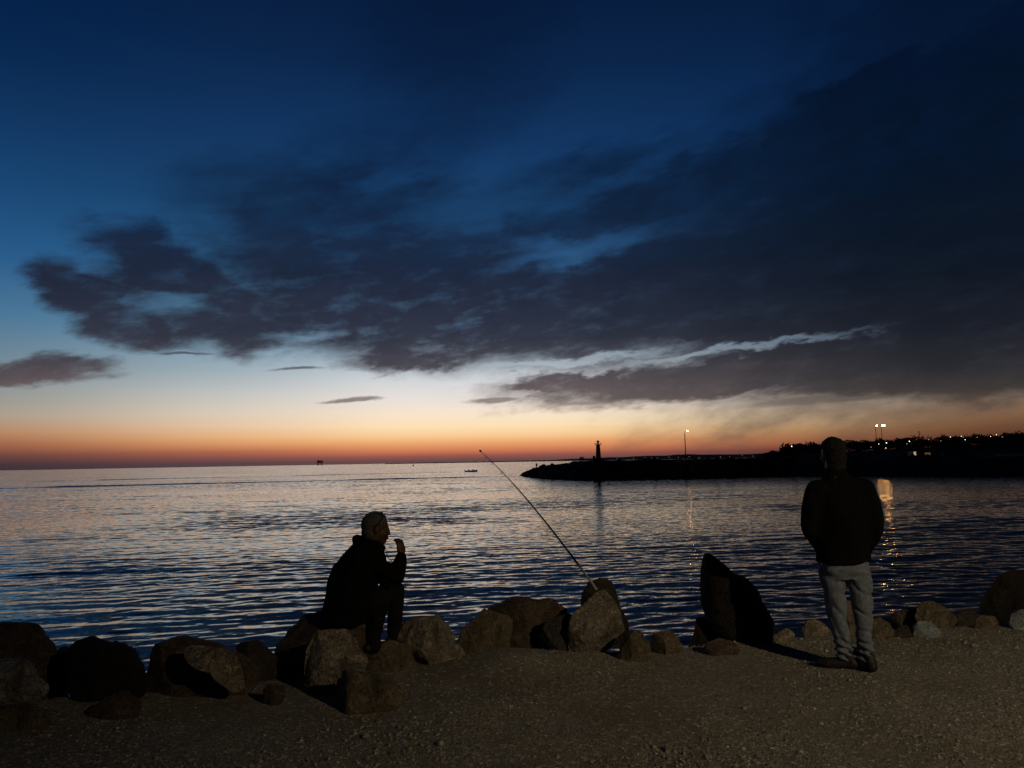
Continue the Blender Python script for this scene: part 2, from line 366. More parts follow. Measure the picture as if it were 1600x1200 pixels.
# ---------------------------------------------------------------- shape helpers
class MB:
    def __init__(s): s.v = []; s.f = []
    def add(s, v, f):
        n = len(s.v); s.v += [tuple(map(float, q)) for q in v]; s.f += [tuple(i + n for i in q) for q in f]; return s
    def box(s, c, d, rz=0, top=1.0):
        x, y, z = d[0] / 2, d[1] / 2, d[2] / 2; cc, ss = math.cos(rz), math.sin(rz); v = []
        for dz in (-z, z):
            k = top if dz > 0 else 1
            for a, b in ((-x, -y), (x, -y), (x, y), (-x, y)):
                a *= k; b *= k; v.append((c[0] + a * cc - b * ss, c[1] + a * ss + b * cc, c[2] + dz))
        return s.add(v, [(3, 2, 1, 0), (4, 5, 6, 7), (0, 1, 5, 4), (1, 2, 6, 5), (2, 3, 7, 6), (3, 0, 4, 7)])
    def tube(s, pts, rad, n=8):
        pts = [np.array(p, float) for p in pts]
        if not hasattr(rad, '__len__'): rad = [rad] * len(pts)
        v = []; f = []
        for i, p in enumerate(pts):
            d = pts[min(i + 1, len(pts) - 1)] - pts[max(i - 1, 0)]; d = d / (np.linalg.norm(d) + 1e-9)
            a = np.cross(d, [0, 0, 1.0] if abs(d[2]) < .9 else [1.0, 0, 0]); a /= np.linalg.norm(a); b = np.cross(d, a)
            for k in range(n):
                t = 2 * math.pi * k / n; v.append(p + rad[i] * (a * math.cos(t) + b * math.sin(t)))
        for i in range(len(pts) - 1):
            for k in range(n):
                f.append((i * n + k, i * n + (k + 1) % n, (i + 1) * n + (k + 1) % n, (i + 1) * n + k))
        f.append(tuple(range(n))[::-1]); f.append(tuple(range((len(pts) - 1) * n, len(pts) * n)))
        return s.add(v, f)
    def lathe(s, c, prof, n=20):
        v = []; f = []
        for r_, z in prof:
            for k in range(n):
                t = 2 * math.pi * k / n; v.append((c[0] + r_ * math.cos(t), c[1] + r_ * math.sin(t), c[2] + z))
        for i in range(len(prof) - 1):
            for k in range(n): f.append((i * n + k, i * n + (k + 1) % n, (i + 1) * n + (k + 1) % n, (i + 1) * n + k))
        f.append(tuple(range(n))[::-1]); f.append(tuple(range((len(prof) - 1) * n, len(prof) * n)))
        return s.add(v, f)
    def build(s, name, mat, parent=None, smooth=False): return link(name, mesh(name, s.v, s.f), MATS[mat] if isinstance(mat, str) else mat, parent, smooth)
def ico(sub):
    bm = bmesh.new(); bmesh.ops.create_icosphere(bm, subdivisions=sub, radius=1)
    v = np.array([q.co[:] for q in bm.verts]); f = [tuple(q.index for q in p.verts) for p in bm.faces]; bm.free(); return v, f
ICO = {k: ico(k) for k in (1, 2, 3, 4, 5, 6)}
ICO5F = ICO[5][1]
def local(o, origin):                          # put a mesh object's origin at its base
    o.data.transform(Matrix.Translation(-Vector([float(q) for q in origin]))); o.location = [float(q) for q in origin]; return o

# ---------------------------------------------------------------- breakwater
MOLE = np.array([[on_z(815, 743, SEA)[0] + 1, 241], [on_z(838, 745, SEA)[0], 226], [12, 205], [20, 191], [34, 190], [50, 191], [62, 193], [80, 188], [110, 180]])
def path(P, n):
    d = np.r_[0, np.cumsum(np.hypot(*np.diff(P, axis=0).T))]; t = np.linspace(0, d[-1], n)
    x = np.interp(t, d, P[:, 0]); y = np.interp(t, d, P[:, 1]); return t, x, y
t_, mx, my = path(MOLE, 420)
tx = np.gradient(mx); ty = np.gradient(my); ln = np.hypot(tx, ty); nx_, ny_ = -ty / ln, tx / ln
CREST = [(0, -3.3), (5, -2.3), (12, -1.5), (20, -.7), (32, .25), (45, .95), (58, 1.35), (220, 1.3)]
u = np.linspace(-1, 1, 46); Tm, Um = np.meshgrid(t_, u, indexing='ij')
half = np.interp(Tm, [0, 8, 30, 60], [1.0, 3.2, 7.5, 9.5])
MXg = mx[:, None] + nx_[:, None] * Um * half; MYg = my[:, None] + ny_[:, None] * Um * half
cr = np.interp(Tm, [c[0] for c in CREST], [c[1] for c in CREST])
prof = np.clip((1 - np.abs(Um)) / .62, 0, 1)
MZ = (SEA - .8) + (cr - SEA + .8) * prof + fbm2(MXg * .55, MYg * .55, 3, 4) * .32 * (prof < .98) + fbm2(MXg * .9, MYg * .9, 2, 14) * .07
bw = link('breakwater', grid_mesh('breakwater', np.stack([MXg, MYg, MZ], -1)), MATS['mole_rock'], smooth=False)
tag(bw, 'long low dark breakwater of piled boulders running out across the bay under the lighthouse', 'breakwater')
mb = MB(); rg = random.Random(5)
iv, if_ = ICO[2]
for k in range(620):
    i = int(min(max(rg.random() ** 1.15 * 400, 3), 415)); uu = rg.choice([-1, -1, -1, 1]) * rg.uniform(.32, .98); j = int((uu + 1) / 2 * 45)
    c = np.array([MXg[i, j], MYg[i, j], MZ[i, j]]); sz = rg.uniform(.3, .72)
    q = iv * np.array([sz, sz * rg.uniform(.7, 1), sz * rg.uniform(.5, .85)]) * (1 + .22 * vnoise(iv * 1.6 + k * 3.1, k))[:, None]
    mb.add(q + c, if_)
ar = mb.build('armour_rock', 'mole_rock', bw); tag(ar, kind='stuff')
def mole_z(x, y):
    d = (MXg - x) ** 2 + (MYg - y) ** 2; i = np.unravel_index(np.argmin(d), d.shape); return MZ[i]

# far-away land: shore, wooded hill behind the harbour
TREE = [(1196, 712), (1201, 707), (1212, 702), (1237, 698), (1281, 695), (1314, 691), (1366, 689), (1396, 688), (1451, 685), (1517, 682), (1572, 680), (1600, 679), (1750, 668)]
hx = np.linspace(60, 520, 120); hy = np.concatenate([np.linspace(140, 330, 60), np.linspace(335, 900, 70)])
HX, HY = np.meshgrid(hx, hy)
pxh = 800 + FPX * HX / HY
top = np.interp(pxh, [q[0] for q in TREE], [q[1] for q in TREE]); hor = 721 - (pxh - 800) * .0175
crest = 1.62 + (hor - top) * 430 / FPX - 5.2                       # ground under the tree line
shore_y = np.interp(HX, [60, 84, 98, 130, 520], [186, 166, 152, 146, 120])
sh = np.clip((HY - shore_y) / 4.5, 0, 1)
rise = np.clip((HY - 290) / 120, 0, 1); rise = rise * rise * (3 - 2 * rise)
HZ = SEA - 1.2 + (1.2 - SEA + .75) * sh + np.clip(crest - .8, 0, 30) * rise + fbm2(HX * .08, HY * .08, 4, 31) * .35 + fbm2(HX * .5, HY * .5, 3, 33) * .28 * (sh < 1)
hill = link('hillside', grid_mesh('hillside', np.stack([HX, HY, np.where(HX < 64, SEA - 2, HZ)], -1)), simple('shore_earth', (.045, .038, .03), .95, .5, 3)); tag(hill, kind='structure')
def hill_z(x, y):
    d = (HX - x) ** 2 + (HY - y) ** 2; return HZ[np.unravel_index(np.argmin(d), d.shape)]
# woodland on the hill: leaf clumps of several sizes, one mass
r2 = np.random.RandomState(3); vs = []; fs = []; nq = 0
for k in range(330):
    px = r2.uniform(1196, 1660); Y = r2.uniform(330, 450); X = (px - 800) * Y / FPX
    th = r2.uniform(3.6, 6.2) * (1 if px > 1215 else .6); g = hill_z(X, Y); w = r2.uniform(1.6, 3.4)
    n = 130
    d = r2.normal(size=(n, 3)); d /= np.linalg.norm(d, axis=1)[:, None]; d *= (r2.uniform(.45, 1.0, n) ** .5)[:, None]
    lob = 1 + .35 * vnoise(d * 2.2 + k * 5.0, k)
    c = np.array([X, Y, g + th * .62]) + d * lob[:, None] * np.array([w, w, th * .42])
    a = r2.normal(size=(n, 3)); a /= np.linalg.norm(a, axis=1)[:, None]; b = np.cross(a, r2.normal(size=(n, 3))); b /= np.linalg.norm(b, axis=1)[:, None]
    sz = r2.uniform(.28, .62, n)[:, None]
    vs.append(np.stack([c - a * sz, c - b * sz * .7, c + a * sz, c + b * sz * .7], 1).reshape(-1, 3))
vs = np.concatenate(vs); nf = len(vs) // 4
me = bpy.data.meshes.new('woodland'); me.vertices.add(len(vs)); me.vertices.foreach_set('co', vs.reshape(-1).astype(np.float32))
me.loops.add(nf * 4); me.loops.foreach_set('vertex_index', np.arange(nf * 4, dtype=np.int32)); me.polygons.add(nf); me.polygons.foreach_set('loop_start', np.arange(0, nf * 4, 4, dtype=np.int32)); me.update(calc_edges=True)
wood = link('woodland', me, MATS['leaf_dark'], smooth=False); tag(wood, kind='stuff')

# hills across the bay
hz = [(600, 0.6), (700, .9), (800, 1.2), (860, 1.6), (893, 3.0), (940, 3.8), (1000, 4.8), (1069, 6.2), (1130, 5.6), (1200, 5.8), (1300, 6), (1500, 5), (1800, 3)]
pxs = np.linspace(600, 1800, 400); D0 = 7000.0
hh = np.interp(pxs, [q[0] for q in hz], [q[1] for q in hz]); hh = hh * (1 + .10 * fbm2(pxs / 22, pxs * 0, 4, 12))
rows = []
for k, (dd, fr) in enumerate(((0, 0), (80, .12), (500, .55), (1100, 1), (1900, .8), (2600, 0))):
    Yr = D0 + dd; X = (pxs - 800) * Yr / FPX
    z = SEA - 2 + (hh * (D0 + 1100) / FPX + 4) * fr * (1 + (.12 * fbm2(pxs / 9 + k * 7, pxs * 0 + k, 3, 40 + k) if 0 < fr < 1 else 0))
    rows.append(np.stack([X, X * 0 + Yr, z], -1))
hills = link('far_hills', grid_mesh('far_hills', np.array(rows)), simple('hill_earth', (.06, .055, .05), .95)); tag(hills, kind='structure')

# ---------------------------------------------------------------- lighthouse
lx, ly = 20.8, 190.0; lz = mole_z(lx, ly) - .15
lh = empty('lighthouse', (lx, ly, lz)); tag(lh, 'squat dark lighthouse tower with railed gallery near the end of the breakwater', 'lighthouse')
def pm(name, mat, parent, fn, smooth=False):
    b = MB(); fn(b); return b.build(name, mat, parent, smooth)
pm('base', 'concrete', lh, lambda b: (b.box((0, 0, .35), (2.6, 2.4, .7)), b.box((-.1, 0, .85), (1.9, 1.7, .3))))
pm('tower', 'painted_tower', lh, lambda b: b.lathe((0, 0, .99), [(.66, 0), (.62, .5), (.55, 1.8), (.47, 3.05), (.5, 3.12), (.5, 3.16)], 16), True)
pm('door', 'far_dark', lh, lambda b: b.box((0, -.66, 1.55), (.42, .06, 1.05)))
g_ = pm('gallery', 'concrete', lh, lambda b: b.lathe((0, 0, 4.15), [(.45, 0), (.84, .10), (.84, .18), (.3, .182)], 16))
def rail(b):
    for k in range(10):
        t = k * math.pi / 5; b.tube([(.8 * math.cos(t), .8 * math.sin(t), 4.33), (.8 * math.cos(t), .8 * math.sin(t), 4.72)], .018, 5)
    for z in (4.52, 4.72): b.tube([(.8 * math.cos(t * math.pi / 10), .8 * math.sin(t * math.pi / 10), z) for t in range(21)], .018, 5)
pm('railing', 'steel', g_, rail)
ln_ = pm('lantern', 'painted_tower', lh, lambda b: b.lathe((0, 0, 4.33), [(.22, 0), (.2, .55), (.22, .58), (.34, .72), (.36, .86), (.12, .98), (.04, 1.0)], 12))
hut = empty('equipment_box', (lx - 1.25, ly - 1.6, mole_z(lx - 1.2, ly - 1.4) - .15)); tag(hut, 'small dark cabinet standing at the left foot of the lighthouse', 'cabinet')
pm('cabinet_body', 'far_dark', hut, lambda b: b.box((0, 0, .75), (.55, .5, 1.5)))
pm('lid', 'far_dark', hut, lambda b: b.box((0, 0, 1.55), (.65, .6, .1)))

# ---------------------------------------------------------------- lamps
warm = emit('lamp_glow', (1.0, .5, .2, 1), 60); flood = emit('flood_glow', (1.0, .46, .12, 1), 105)
pin = emit('pin_glow', (1.0, .78, .55, 1), 4.5); pin2 = emit('dim_glow', (1.0, .74, .5, 1), 1.4); far_g = emit('far_glow', (1.0, .74, .5, 1), .8)
q = at(1071.5, 718, 188); qz = mole_z(q[0], 188)
sl = empty('street_lamp', (q[0], 188, qz)); tag(sl, 'lone lit street lamp on a tall pole standing on the breakwater', 'street lamp')
H = at(1071, 673.5, 188)[2] - qz
pm('pole', 'steel', sl, lambda b: b.tube([(0, 0, 0), (0, 0, H * .5), (0, 0, H * .93), (.12, 0, H * .985), (.35, 0, H + .05)], [.13, .11, .09, .07, .06], 8), True)
hd = pm('lamp_head', 'steel', sl, lambda b: b.box((.62, 0, H + .08), (.62, .26, .12), 0, .8))
pm('bulb', warm, hd, lambda b: b.lathe((.64, 0, H - .10), [(.06, 0), (.17, .05), (.19, .12), (.12, .13)], 12), True)
def floodmast(px, py, pw, Y, label, n):
    b0 = at(px, py, Y); g = hill_z(b0[0], Y); h = b0[2] - g
    o = empty('floodlight_mast', (b0[0] - .4, Y, g)); tag(o, label, 'floodlight', 'floodlight masts over the harbour')
    pm('pole', 'steel', o, lambda b: b.tube([(0, 0, 0), (0, 0, h * .6), (0, 0, h + .3)], [.17, .13, .09], 8), True)
    br = pm('bracket', 'steel', o, lambda b: b.tube([(-.2, -.05, h), (pw, -.05, h)], .05, 6))
    for k in range(n):
        x = .45 + k * .62
        c = pm('floodlight', 'steel', o, lambda b: b.box((x, .02, h + .02), (.52, .22, .5)))
        pm('lens', flood, c, lambda b: b.lathe((x, -.13, h), [(.0, 0), (.25, .0)], 4) if 0 else b.box((x, -.12, h + .02), (.44, .03, .42)))
floodmast(1369.5, 665.3, .9, 300, 'shorter left one of the two lit floodlight masts on the harbour skyline', 1)
floodmast(1378.5, 664.8, 1.9, 296, 'taller right one of the two lit floodlight masts, with the bigger glare', 2)
def dot(px, py, Y, r_, mat, zmin=None):
    c = at(px, py, Y); o = MB(); v = ICO[1][0] * r_; o.add(v, ICO[1][1])
    return o, c
ORD = ['first', 'second', 'third', 'fourth', 'fifth', 'sixth', 'seventh', 'eighth', 'ninth', 'tenth', 'eleventh', 'twelfth', 'thirteenth', 'fourteenth', 'fifteenth', 'sixteenth', 'seventeenth', 'eighteenth', 'nineteenth', 'twentieth']
for k, (px, py, s) in enumerate([(1237, 697.3, 2), (1361, 698.5, 0), (1373, 693.7, 1), (1385, 691.9, 2), (1384, 700, 1), (1421, 689.6, 2), (1417, 693.6, 0), (1451, 686.6, 0), (1470, 688.9, 0), (1485, 682.7, 1), (1502, 681.6, 1), (1505, 683, 0),
                                 (1508, 687, 1), (1527, 683.2, 0), (1548, 682, 1), (1557, 679.3, 1), (1566, 682.8, 0)]):
    Y = 322; c = at(px, py, Y); g = hill_z(c[0], Y); h = max(c[2] - g, 2.0)
    o = empty('hill_lamp', (c[0], Y, c[2] - h))
    pm('pole', 'far_dark', o, lambda b: b.tube([(0, 0, 0), (0, 0, h)], .04, 5))
    pm('bulb', (pin2, pin, pin)[s], o, lambda b: b.add(ICO[1][0] * (.11, .13, .19)[s] + np.array([0, 0, h]), ICO[1][1]), True)
    if k == 0: tag(o, 'solitary lit lamp above the trees at the left end of the wooded hill', 'lamp', 'lamps on the wooded hillside')
    elif k == 3: tag(o, 'brighter white lamp on the hillside just right below the floodlight masts', 'lamp', 'lamps on the wooded hillside')
    elif k == 5: tag(o, 'bright lamp on the hillside left of the utility pole', 'lamp', 'lamps on the wooded hillside')
    else: tag(o, ('dim', 'small', 'bright')[s] + ' point of light among the hillside trees, ' + ORD[k] + ' from the left', 'lamp', 'lamps on the wooded hillside')
for k, (px, py) in enumerate(sorted([(634, 723.2), (735, 720.9), (750, 721.4), (828, 718.8), (847, 718.2), (964, 716.9), (990, 716.0), (1008, 714.8), (1027, 715.6), (1045, 714.2), (1077, 713.6), (1092, 714.6), (1126, 713.6), (1160, 711.6), (1176, 712.6),
               (760, 721.3), (700, 722.3), (1018, 715.9), (1060, 714.6), (1140, 713.9)])):
    Yd = 6950; c = at(px, py, Yd); o = empty('shore_lamp', (c[0], Yd, SEA))
    pm('bulb', far_g, o, lambda b: b.add(ICO[1][0] * 1.9 + np.array([0, 0, max(c[2] - SEA, 4)]), ICO[1][1]), True)
    pm('pole', 'far_dark', o, lambda b: b.tube([(0, 0, 0), (0, 0, max(c[2] - SEA, 4) - 1)], .5, 5))
    tag(o, 'tiny light on the far shore along the horizon, ' + ORD[k] + ' from the left', 'lamp', 'lights of the far shore')

# ---------------------------------------------------------------- far objects at sea and on the shore
def platform(px, Y, w, hgt, label):
    c = at(px, 700, Y); o = empty('sea_platform', (c[0], Y, SEA)); tag(o, label, 'platform', 'offshore platforms on the horizon')
    def legs(sx, sy): return lambda b: b.tube([(sx * w * .36, sy * w * .3, -2), (sx * w * .3, sy * w * .25, hgt * .5)], w * .035, 6)
    for sx in (-1, 1):
        for sy in (-1, 1): pm('leg', 'far_dark', o, legs(sx, sy))
    pm('brace', 'far_dark', o, lambda b: (b.tube([(-w * .34, -w * .28, 2), (w * .3, -w * .25, hgt * .42)], w * .02, 5), b.tube([(w * .34, -w * .28, 2), (-w * .3, -w * .25, hgt * .42)], w * .02, 5)))
    pm('deck', 'far_dark', o, lambda b: (b.box((0, 0, hgt * .5), (w, w * .8, hgt * .10)), b.box((w * .05, 0, hgt * .64), (w * .8, w * .7, hgt * .16)), b.box((-w * .22, 0, hgt * .76), (w * .3, w * .4, hgt * .12))))
    pm('derrick', 'far_dark', o, lambda b: b.tube([(w * .2, 0, hgt * .7), (w * .2, 0, hgt)], [w * .09, w * .02], 4))
    pm('crane', 'far_dark', o, lambda b: b.tube([(-w * .1, 0, hgt * .8), (-w * .42, 0, hgt * .98)], w * .02, 4))
platform(500, 4600, 36, 36, 'dark gas platform standing on the open horizon at the far left')
platform(908.5, 4800, 31, 30, 'gas platform on the horizon just left of the lighthouse')
c = at(645.5, 720, 1150); by = empty('buoy', (c[0], 1150, SEA)); tag(by, 'small dark channel buoy on the horizon between the platform and the boat', 'buoy')
pm('float', 'far_dark', by, lambda b: b.lathe((0, 0, -.3), [(.9, 0), (1.25, .5), (1.25, 1.2), (.8, 1.5)], 12))
pm('mast', 'far_dark', by, lambda b: (b.tube([(0, 0, 1), (0, 0, 4.2)], [.55, .22], 6), b.box((0, 0, 4.3), (.8, .8, .7))))
# the boat
c = at(736.3, 737, 350); boat = empty('motor_boat', (c[0], 350, SEA)); tag(boat, 'small open boat with two people crossing in front of the horizon', 'boat')
def hull(b):
    n = 13; v = []
    for i in range(n):
        t = i / (n - 1); x = -2.75 + 5.5 * t; w = .95 * (1 - max(0, (t - .45) / .55) ** 2.2) + .02; sh_ = .55 + .35 * t ** 2
        v += [(x, -w, sh_), (x - .02, -w * .8, -.05), (x, 0, -.25 + .2 * t ** 3), (x - .02, w * .8, -.05), (x, w, sh_), (x, w * .86, sh_ - .02), (x, w * .6, .12), (x, -w * .6, .12), (x, -w * .86, sh_ - .02)]
    f = []
    for i in range(n - 1):
        for k in range(9): f.append((i * 9 + k, i * 9 + (k + 1) % 9, (i + 1) * 9 + (k + 1) % 9, (i + 1) * 9 + k))
    f += [tuple(range(9))[::-1], tuple(range((n - 1) * 9, n * 9))]; b.add(v, f)
pm('hull', 'boat_hull', boat, hull, False)
for bx__ in (-1.2, .8): pm('bench', 'boat_hull', boat, lambda b: b.box((bx__, 0, .43), (.3, 1.5, .06)))
pm('outboard_motor', 'plastic_black', boat, lambda b: (b.box((-2.9, 0, .75), (.35, .3, .5), 0, .8), b.box((-2.92, 0, .2), (.12, .1, .9))))
# utility pole beyond the trees
c = at(1436, 673, 430); g = hill_z(c[0], 430); up = empty('utility_pole', (c[0], 430, g)); tag(up, 'thin utility pole with crossarms rising above the treeline right of the masts', 'utility pole')
pm('pole', 'far_dark', up, lambda b: b.tube([(0, 0, 0), (0, 0, c[2] - g)], [.22, .14], 6))
for dzz in (.7, 1.9): pm('crossarm', 'far_dark', up, lambda b: b.box((0, 0, c[2] - g - dzz), (2.0, .14, .14)))
# quay buildings
def wallbox(px0, px1, Y): return at(px0, 715, Y)[0], at(px1, 715, Y)[0]
x0, x1 = wallbox(1423, 1452, 252); g = hill_z((x0 + x1) / 2, 252) - .1
hb = empty('harbour_hut', ((x0 + x1) / 2, 252, g)); tag(hb, 'low pale harbour hut with a lit doorway at its left end', 'hut')
W = x1 - x0
pm('wall', 'far_wall', hb, lambda b: b.box((0, 0, 1.1), (W, 3.2, 2.2)))
pm('roof', 'far_dark', hb, lambda b: b.box((0, 0, 2.28), (W + .5, 3.7, .14)))
pm('door', emit('door_glow', (1, .72, .42, 1), .42), hb, lambda b: b.box((-W / 2 + .6, -1.62, 1.25), (.75, .05, 1.6)))
pm('window', emit('window_glow', (1, .62, .3, 1), .10), hb, lambda b: b.box((W / 2 - 1.3, -1.62, 1.2), (1.7, .05, .9)))
x0, x1 = wallbox(1334, 1356, 246); g = hill_z((x0 + x1) / 2, 246) - .1
cp = empty('canopy', ((x0 + x1) / 2, 246, g)); tag(cp, 'open canopy with a pale pitched roof on the quay behind the standing man', 'canopy'); W = x1 - x0
cz = at(1345, 713, 246)[2] - g
pm('roof', 'far_wall', cp, lambda b: b.add([(-W / 2, -2, cz - .45), (W / 2, -2, cz - .45), (W / 2, 2, cz - .45), (-W / 2, 2, cz - .45), (-W * .25, 0, cz), (W * .25, 0, cz), ], [(0, 1, 5, 4), (1, 2, 5), (2, 3, 4, 5), (3, 0, 4), (3, 2, 1, 0)]))
for sx in (-1, 1):
    for sy in (-1, 1): pm('post', 'far_dark', cp, lambda b: b.tube([(sx * (W / 2 - .2), sy * 1.8, 0), (sx * (W / 2 - .2), sy * 1.8, cz - .45)], .07, 6))
def car(px, Y, rz, label):
    c = at(px, 715, Y); g = hill_z(c[0], Y) + .02
    o = empty('parked_car', (c[0], Y, g)); tag(o, label, 'car', 'cars parked on the quay'); o.rotation_euler = (0, 0, rz)
    def body(b):
        pr = [(-2.1, .35), (-2.15, .75), (-1.9, .92), (-1.3, .98), (.95, .98), (1.9, .85), (2.12, .65), (2.1, .35)]
        n = len(pr); b.add([(x, -.85, z) for x, z in pr] + [(x, .85, z) for x, z in pr], [tuple(range(n)), tuple(range(n, 2 * n))[::-1]] + [(i, i + n, (i + 1) % n + n, (i + 1) % n) for i in range(n)])
    pm('body', 'far_wall', o, body)
    def cab(b):
        pr = [(-1.6, .97), (-1.1, 1.45), (.25, 1.45), (1.0, .97)]
        n = 4; b.add([(x, -.78 + (z - .97) * .3, z) for x, z in pr] + [(x, .78 - (z - .97) * .3, z) for x, z in pr], [tuple(range(n)), tuple(range(n, 2 * n))[::-1]] + [(i, i + n, (i + 1) % n + n, (i + 1) % n) for i in range(n)])
    pm('cabin', 'far_dark', o, cab)
    for sx in (-1.3, 1.3):
        for sy in (-.8, .8): pm('wheel', 'plastic_black', o, lambda b: b.tube([(sx, sy - .1, .32), (sx, sy + .1, .32)], .32, 14))
car(1466, 248, .35, 'left one of two pale cars parked right of the lit hut')
car(1483, 244, -.2, 'right one of two pale cars parked right of the lit hut')

# ---------------------------------------------------------------- the street lamp behind the photographer's right shoulder, outside the frame
LX, LY, LH = 7.9, -4.7, 5.6
st = empty('street_lamp', (LX, LY, 0)); tag(st, 'tall lit street lamp on the promenade lighting the gravel from beyond the right edge', 'street lamp')
pm('pole', 'steel', st, lambda b: b.tube([(0, 0, -.05), (0, 0, LH * .8), (-.08, .2, LH * .97), (-.25, .6, LH + .12)], [.085, .06, .05, .04], 10), True)
hd = pm('lamp_head', 'steel', st, lambda b: b.box((-.33, .8, LH + .13), (.3, .62, .10), -.35, .75))
pm('lens', emit('near_lamp', (1.0, .74, .46, 1), 4), hd, lambda b: b.box((-.33, .8, LH + .07), (.2, .44, .015), -.35))
ld = bpy.data.lights.new('lamp_light', 'SPOT'); lo = bpy.data.objects.new('lamp_light', ld); col.objects.link(lo); lo.parent = st
ld.energy = 2700; ld.color = (1.0, .77, .47); ld.spot_size = math.radians(86); ld.spot_blend = 1.0; ld.shadow_soft_size = .06
lo.location = (-.33, .8, LH + .04)
aim = Vector((5.6, 4.2, 0)) - Vector((LX - .33, LY + .8, LH)); lo.rotation_euler = aim.to_track_quat('-Z', 'Y').to_euler()

# ---------------------------------------------------------------- boulders along the edge
def ray_poly(c, poly, th):
    d = np.array([math.cos(th), math.sin(th)]); best = 0
    for i in range(len(poly)):
        a = poly[i] - c; b = poly[(i + 1) % len(poly)] - c; e = b - a; den = d[0] * e[1] - d[1] * e[0]
        if abs(den) < 1e-9: continue
        t = (a[0] * e[1] - a[1] * e[0]) / den; u_ = (a[0] * d[1] - a[1] * d[0]) / den
        if t > 0 and -1e-6 <= u_ <= 1 + 1e-6: best = max(best, t)
    return best
def boulder(label, poly, mat, Y=None, thick=None, seed=0, cuts=9, rough=1.0, sub=5, flat=.72):
    poly = np.array(poly, float); by_ = poly[:, 1].max(); bx_ = poly[poly[:, 1].argmax(), 0]
    wpx = np.ptp(poly[:, 0]); g = on_z(bx_, by_ - 3, 0)
    if Y is None:
        w = wpx * g[1] / FPX; thick = thick or w * .8; Y = g[1] + thick * .30
    w = wpx * Y / FPX; thick = thick or w * .8
    P3 = np.array([at(px, py, Y) for px, py in poly]); P2_ = P3[:, [0, 2]]; low_ = P2_[:, 1].min()
    P2_[:, 1] = np.where(P2_[:, 1] < low_ + .04, P2_[:, 1] - .10, P2_[:, 1])
    area = .5 * np.sum(P2_[:, 0] * np.roll(P2_[:, 1], -1) - np.roll(P2_[:, 0], -1) * P2_[:, 1])
    k_ = P2_[:, 0] * np.roll(P2_[:, 1], -1) - np.roll(P2_[:, 0], -1) * P2_[:, 1]
    c = np.array([np.sum((P2_[:, 0] + np.roll(P2_[:, 0], -1)) * k_), np.sum((P2_[:, 1] + np.roll(P2_[:, 1], -1)) * k_)]) / (6 * area)
    n = 180; R_ = np.array([ray_poly(c, P2_, 2 * math.pi * i / n) for i in range(n)])
    R_ = (np.roll(R_, 1) + 2 * R_ + np.roll(R_, -1)) / 4
    v, f = ICO[sub]; rho = np.hypot(v[:, 0], v[:, 2]) + 1e-9; th = np.arctan2(v[:, 2], v[:, 0]) % (2 * math.pi)
    R = np.interp(th, np.linspace(0, 2 * math.pi, n + 1), np.append(R_, R_[0]))
    rr = rho ** flat; q = np.stack([v[:, 0] / rho * rr * R, np.sign(v[:, 1]) * np.abs(v[:, 1]) ** .8 * thick / 2, v[:, 2] / rho * rr * R], -1)
    rs = np.random.RandomState(seed + 11)
    S_ = R_.mean()
    for k in range(cuts + 5):                  # broken faces: the front is cut by planes, the outline is mostly kept
        nrm = np.array([rs.normal() * .55, -1.0, rs.normal() * .55 + .15]) if k % 5 else np.array([rs.normal() * .5, 1.0, rs.normal() * .5])
        nrm /= np.linalg.norm(nrm); sup = (q @ nrm); d = sup.max() * rs.uniform(.42, .80); ex = np.maximum(sup - d, 0); q = q - (ex * .96)[:, None] * nrm
    nrm = q / (np.linalg.norm(q, axis=1)[:, None] + 1e-9)
    o3 = np.array([c[0], Y, c[1]])
    q = q + nrm * (fbm((q + o3) * 3.2 + seed * 7.7, 4, seed) * .028 * min(S_ / .25, 1.4) * rough)[:, None]
    rid = 1 - np.abs(vnoise((q + o3) * 6.5 + seed, seed + 3)); q = q - nrm * (np.clip(rid - .9, 0, 1) * .16 * rough * min(S_ / .3, 1.2) * (np.abs(q[:, 1]) > thick * .12))[:, None]
    q = q + nrm * (fbm((q + o3) * 22, 2, seed + 9) * .0045 * rough)[:, None]
    base = np.array([c[0], Y, P2_[:, 1].min()])
    o = link('boulder', mesh('boulder', q + o3 - base, f), MATS[mat]); o.location = [float(t) for t in base]
    return tag(o, label, 'boulder', 'boulders along the edge of the gravel')
B_ = boulder
B_('dark brown boulder cut by the left edge of the picture, above the pale grey one', [(-60, 982), (0, 969), (42, 970), (56, 989), (72, 1010), (84, 1045), (60, 1075), (-60, 1075)], 'rock_brown', 5.9, .6, 1)
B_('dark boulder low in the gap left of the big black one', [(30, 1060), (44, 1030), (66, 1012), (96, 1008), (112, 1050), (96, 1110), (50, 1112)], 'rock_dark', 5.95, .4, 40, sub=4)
B_('pale grey rounded boulder at the left edge of the picture', [(-50, 1040), (0, 1030), (30, 1032), (48, 1047), (56, 1062), (73, 1073), (71, 1092), (45, 1108), (-50, 1115)], 'rock_grey', 5.25, .45, 2)
B_('low flat mossy boulder at the bottom left edge', [(-60, 1112), (0, 1106), (50, 1098), (95, 1118), (99, 1134), (60, 1146), (-60, 1156)], 'rock_ochre', None, .4, 3)
B_('big black rounded boulder between the left edge rocks and the brown slab rocks', [(56, 1070), (62, 1036), (80, 1016), (103, 999), (132, 992), (172, 1004), (198, 1020), (214, 1045), (216, 1082), (200, 1112), (130, 1118), (84, 1100)], 'rock_black_and_shadow', 5.6, .6, 4)
B_('small low brown stone at the foot of the big black boulder', [(128, 1112), (155, 1092), (190, 1084), (214, 1102), (219, 1126), (180, 1134), (135, 1132)], 'rock_brown', None, .3, 5)
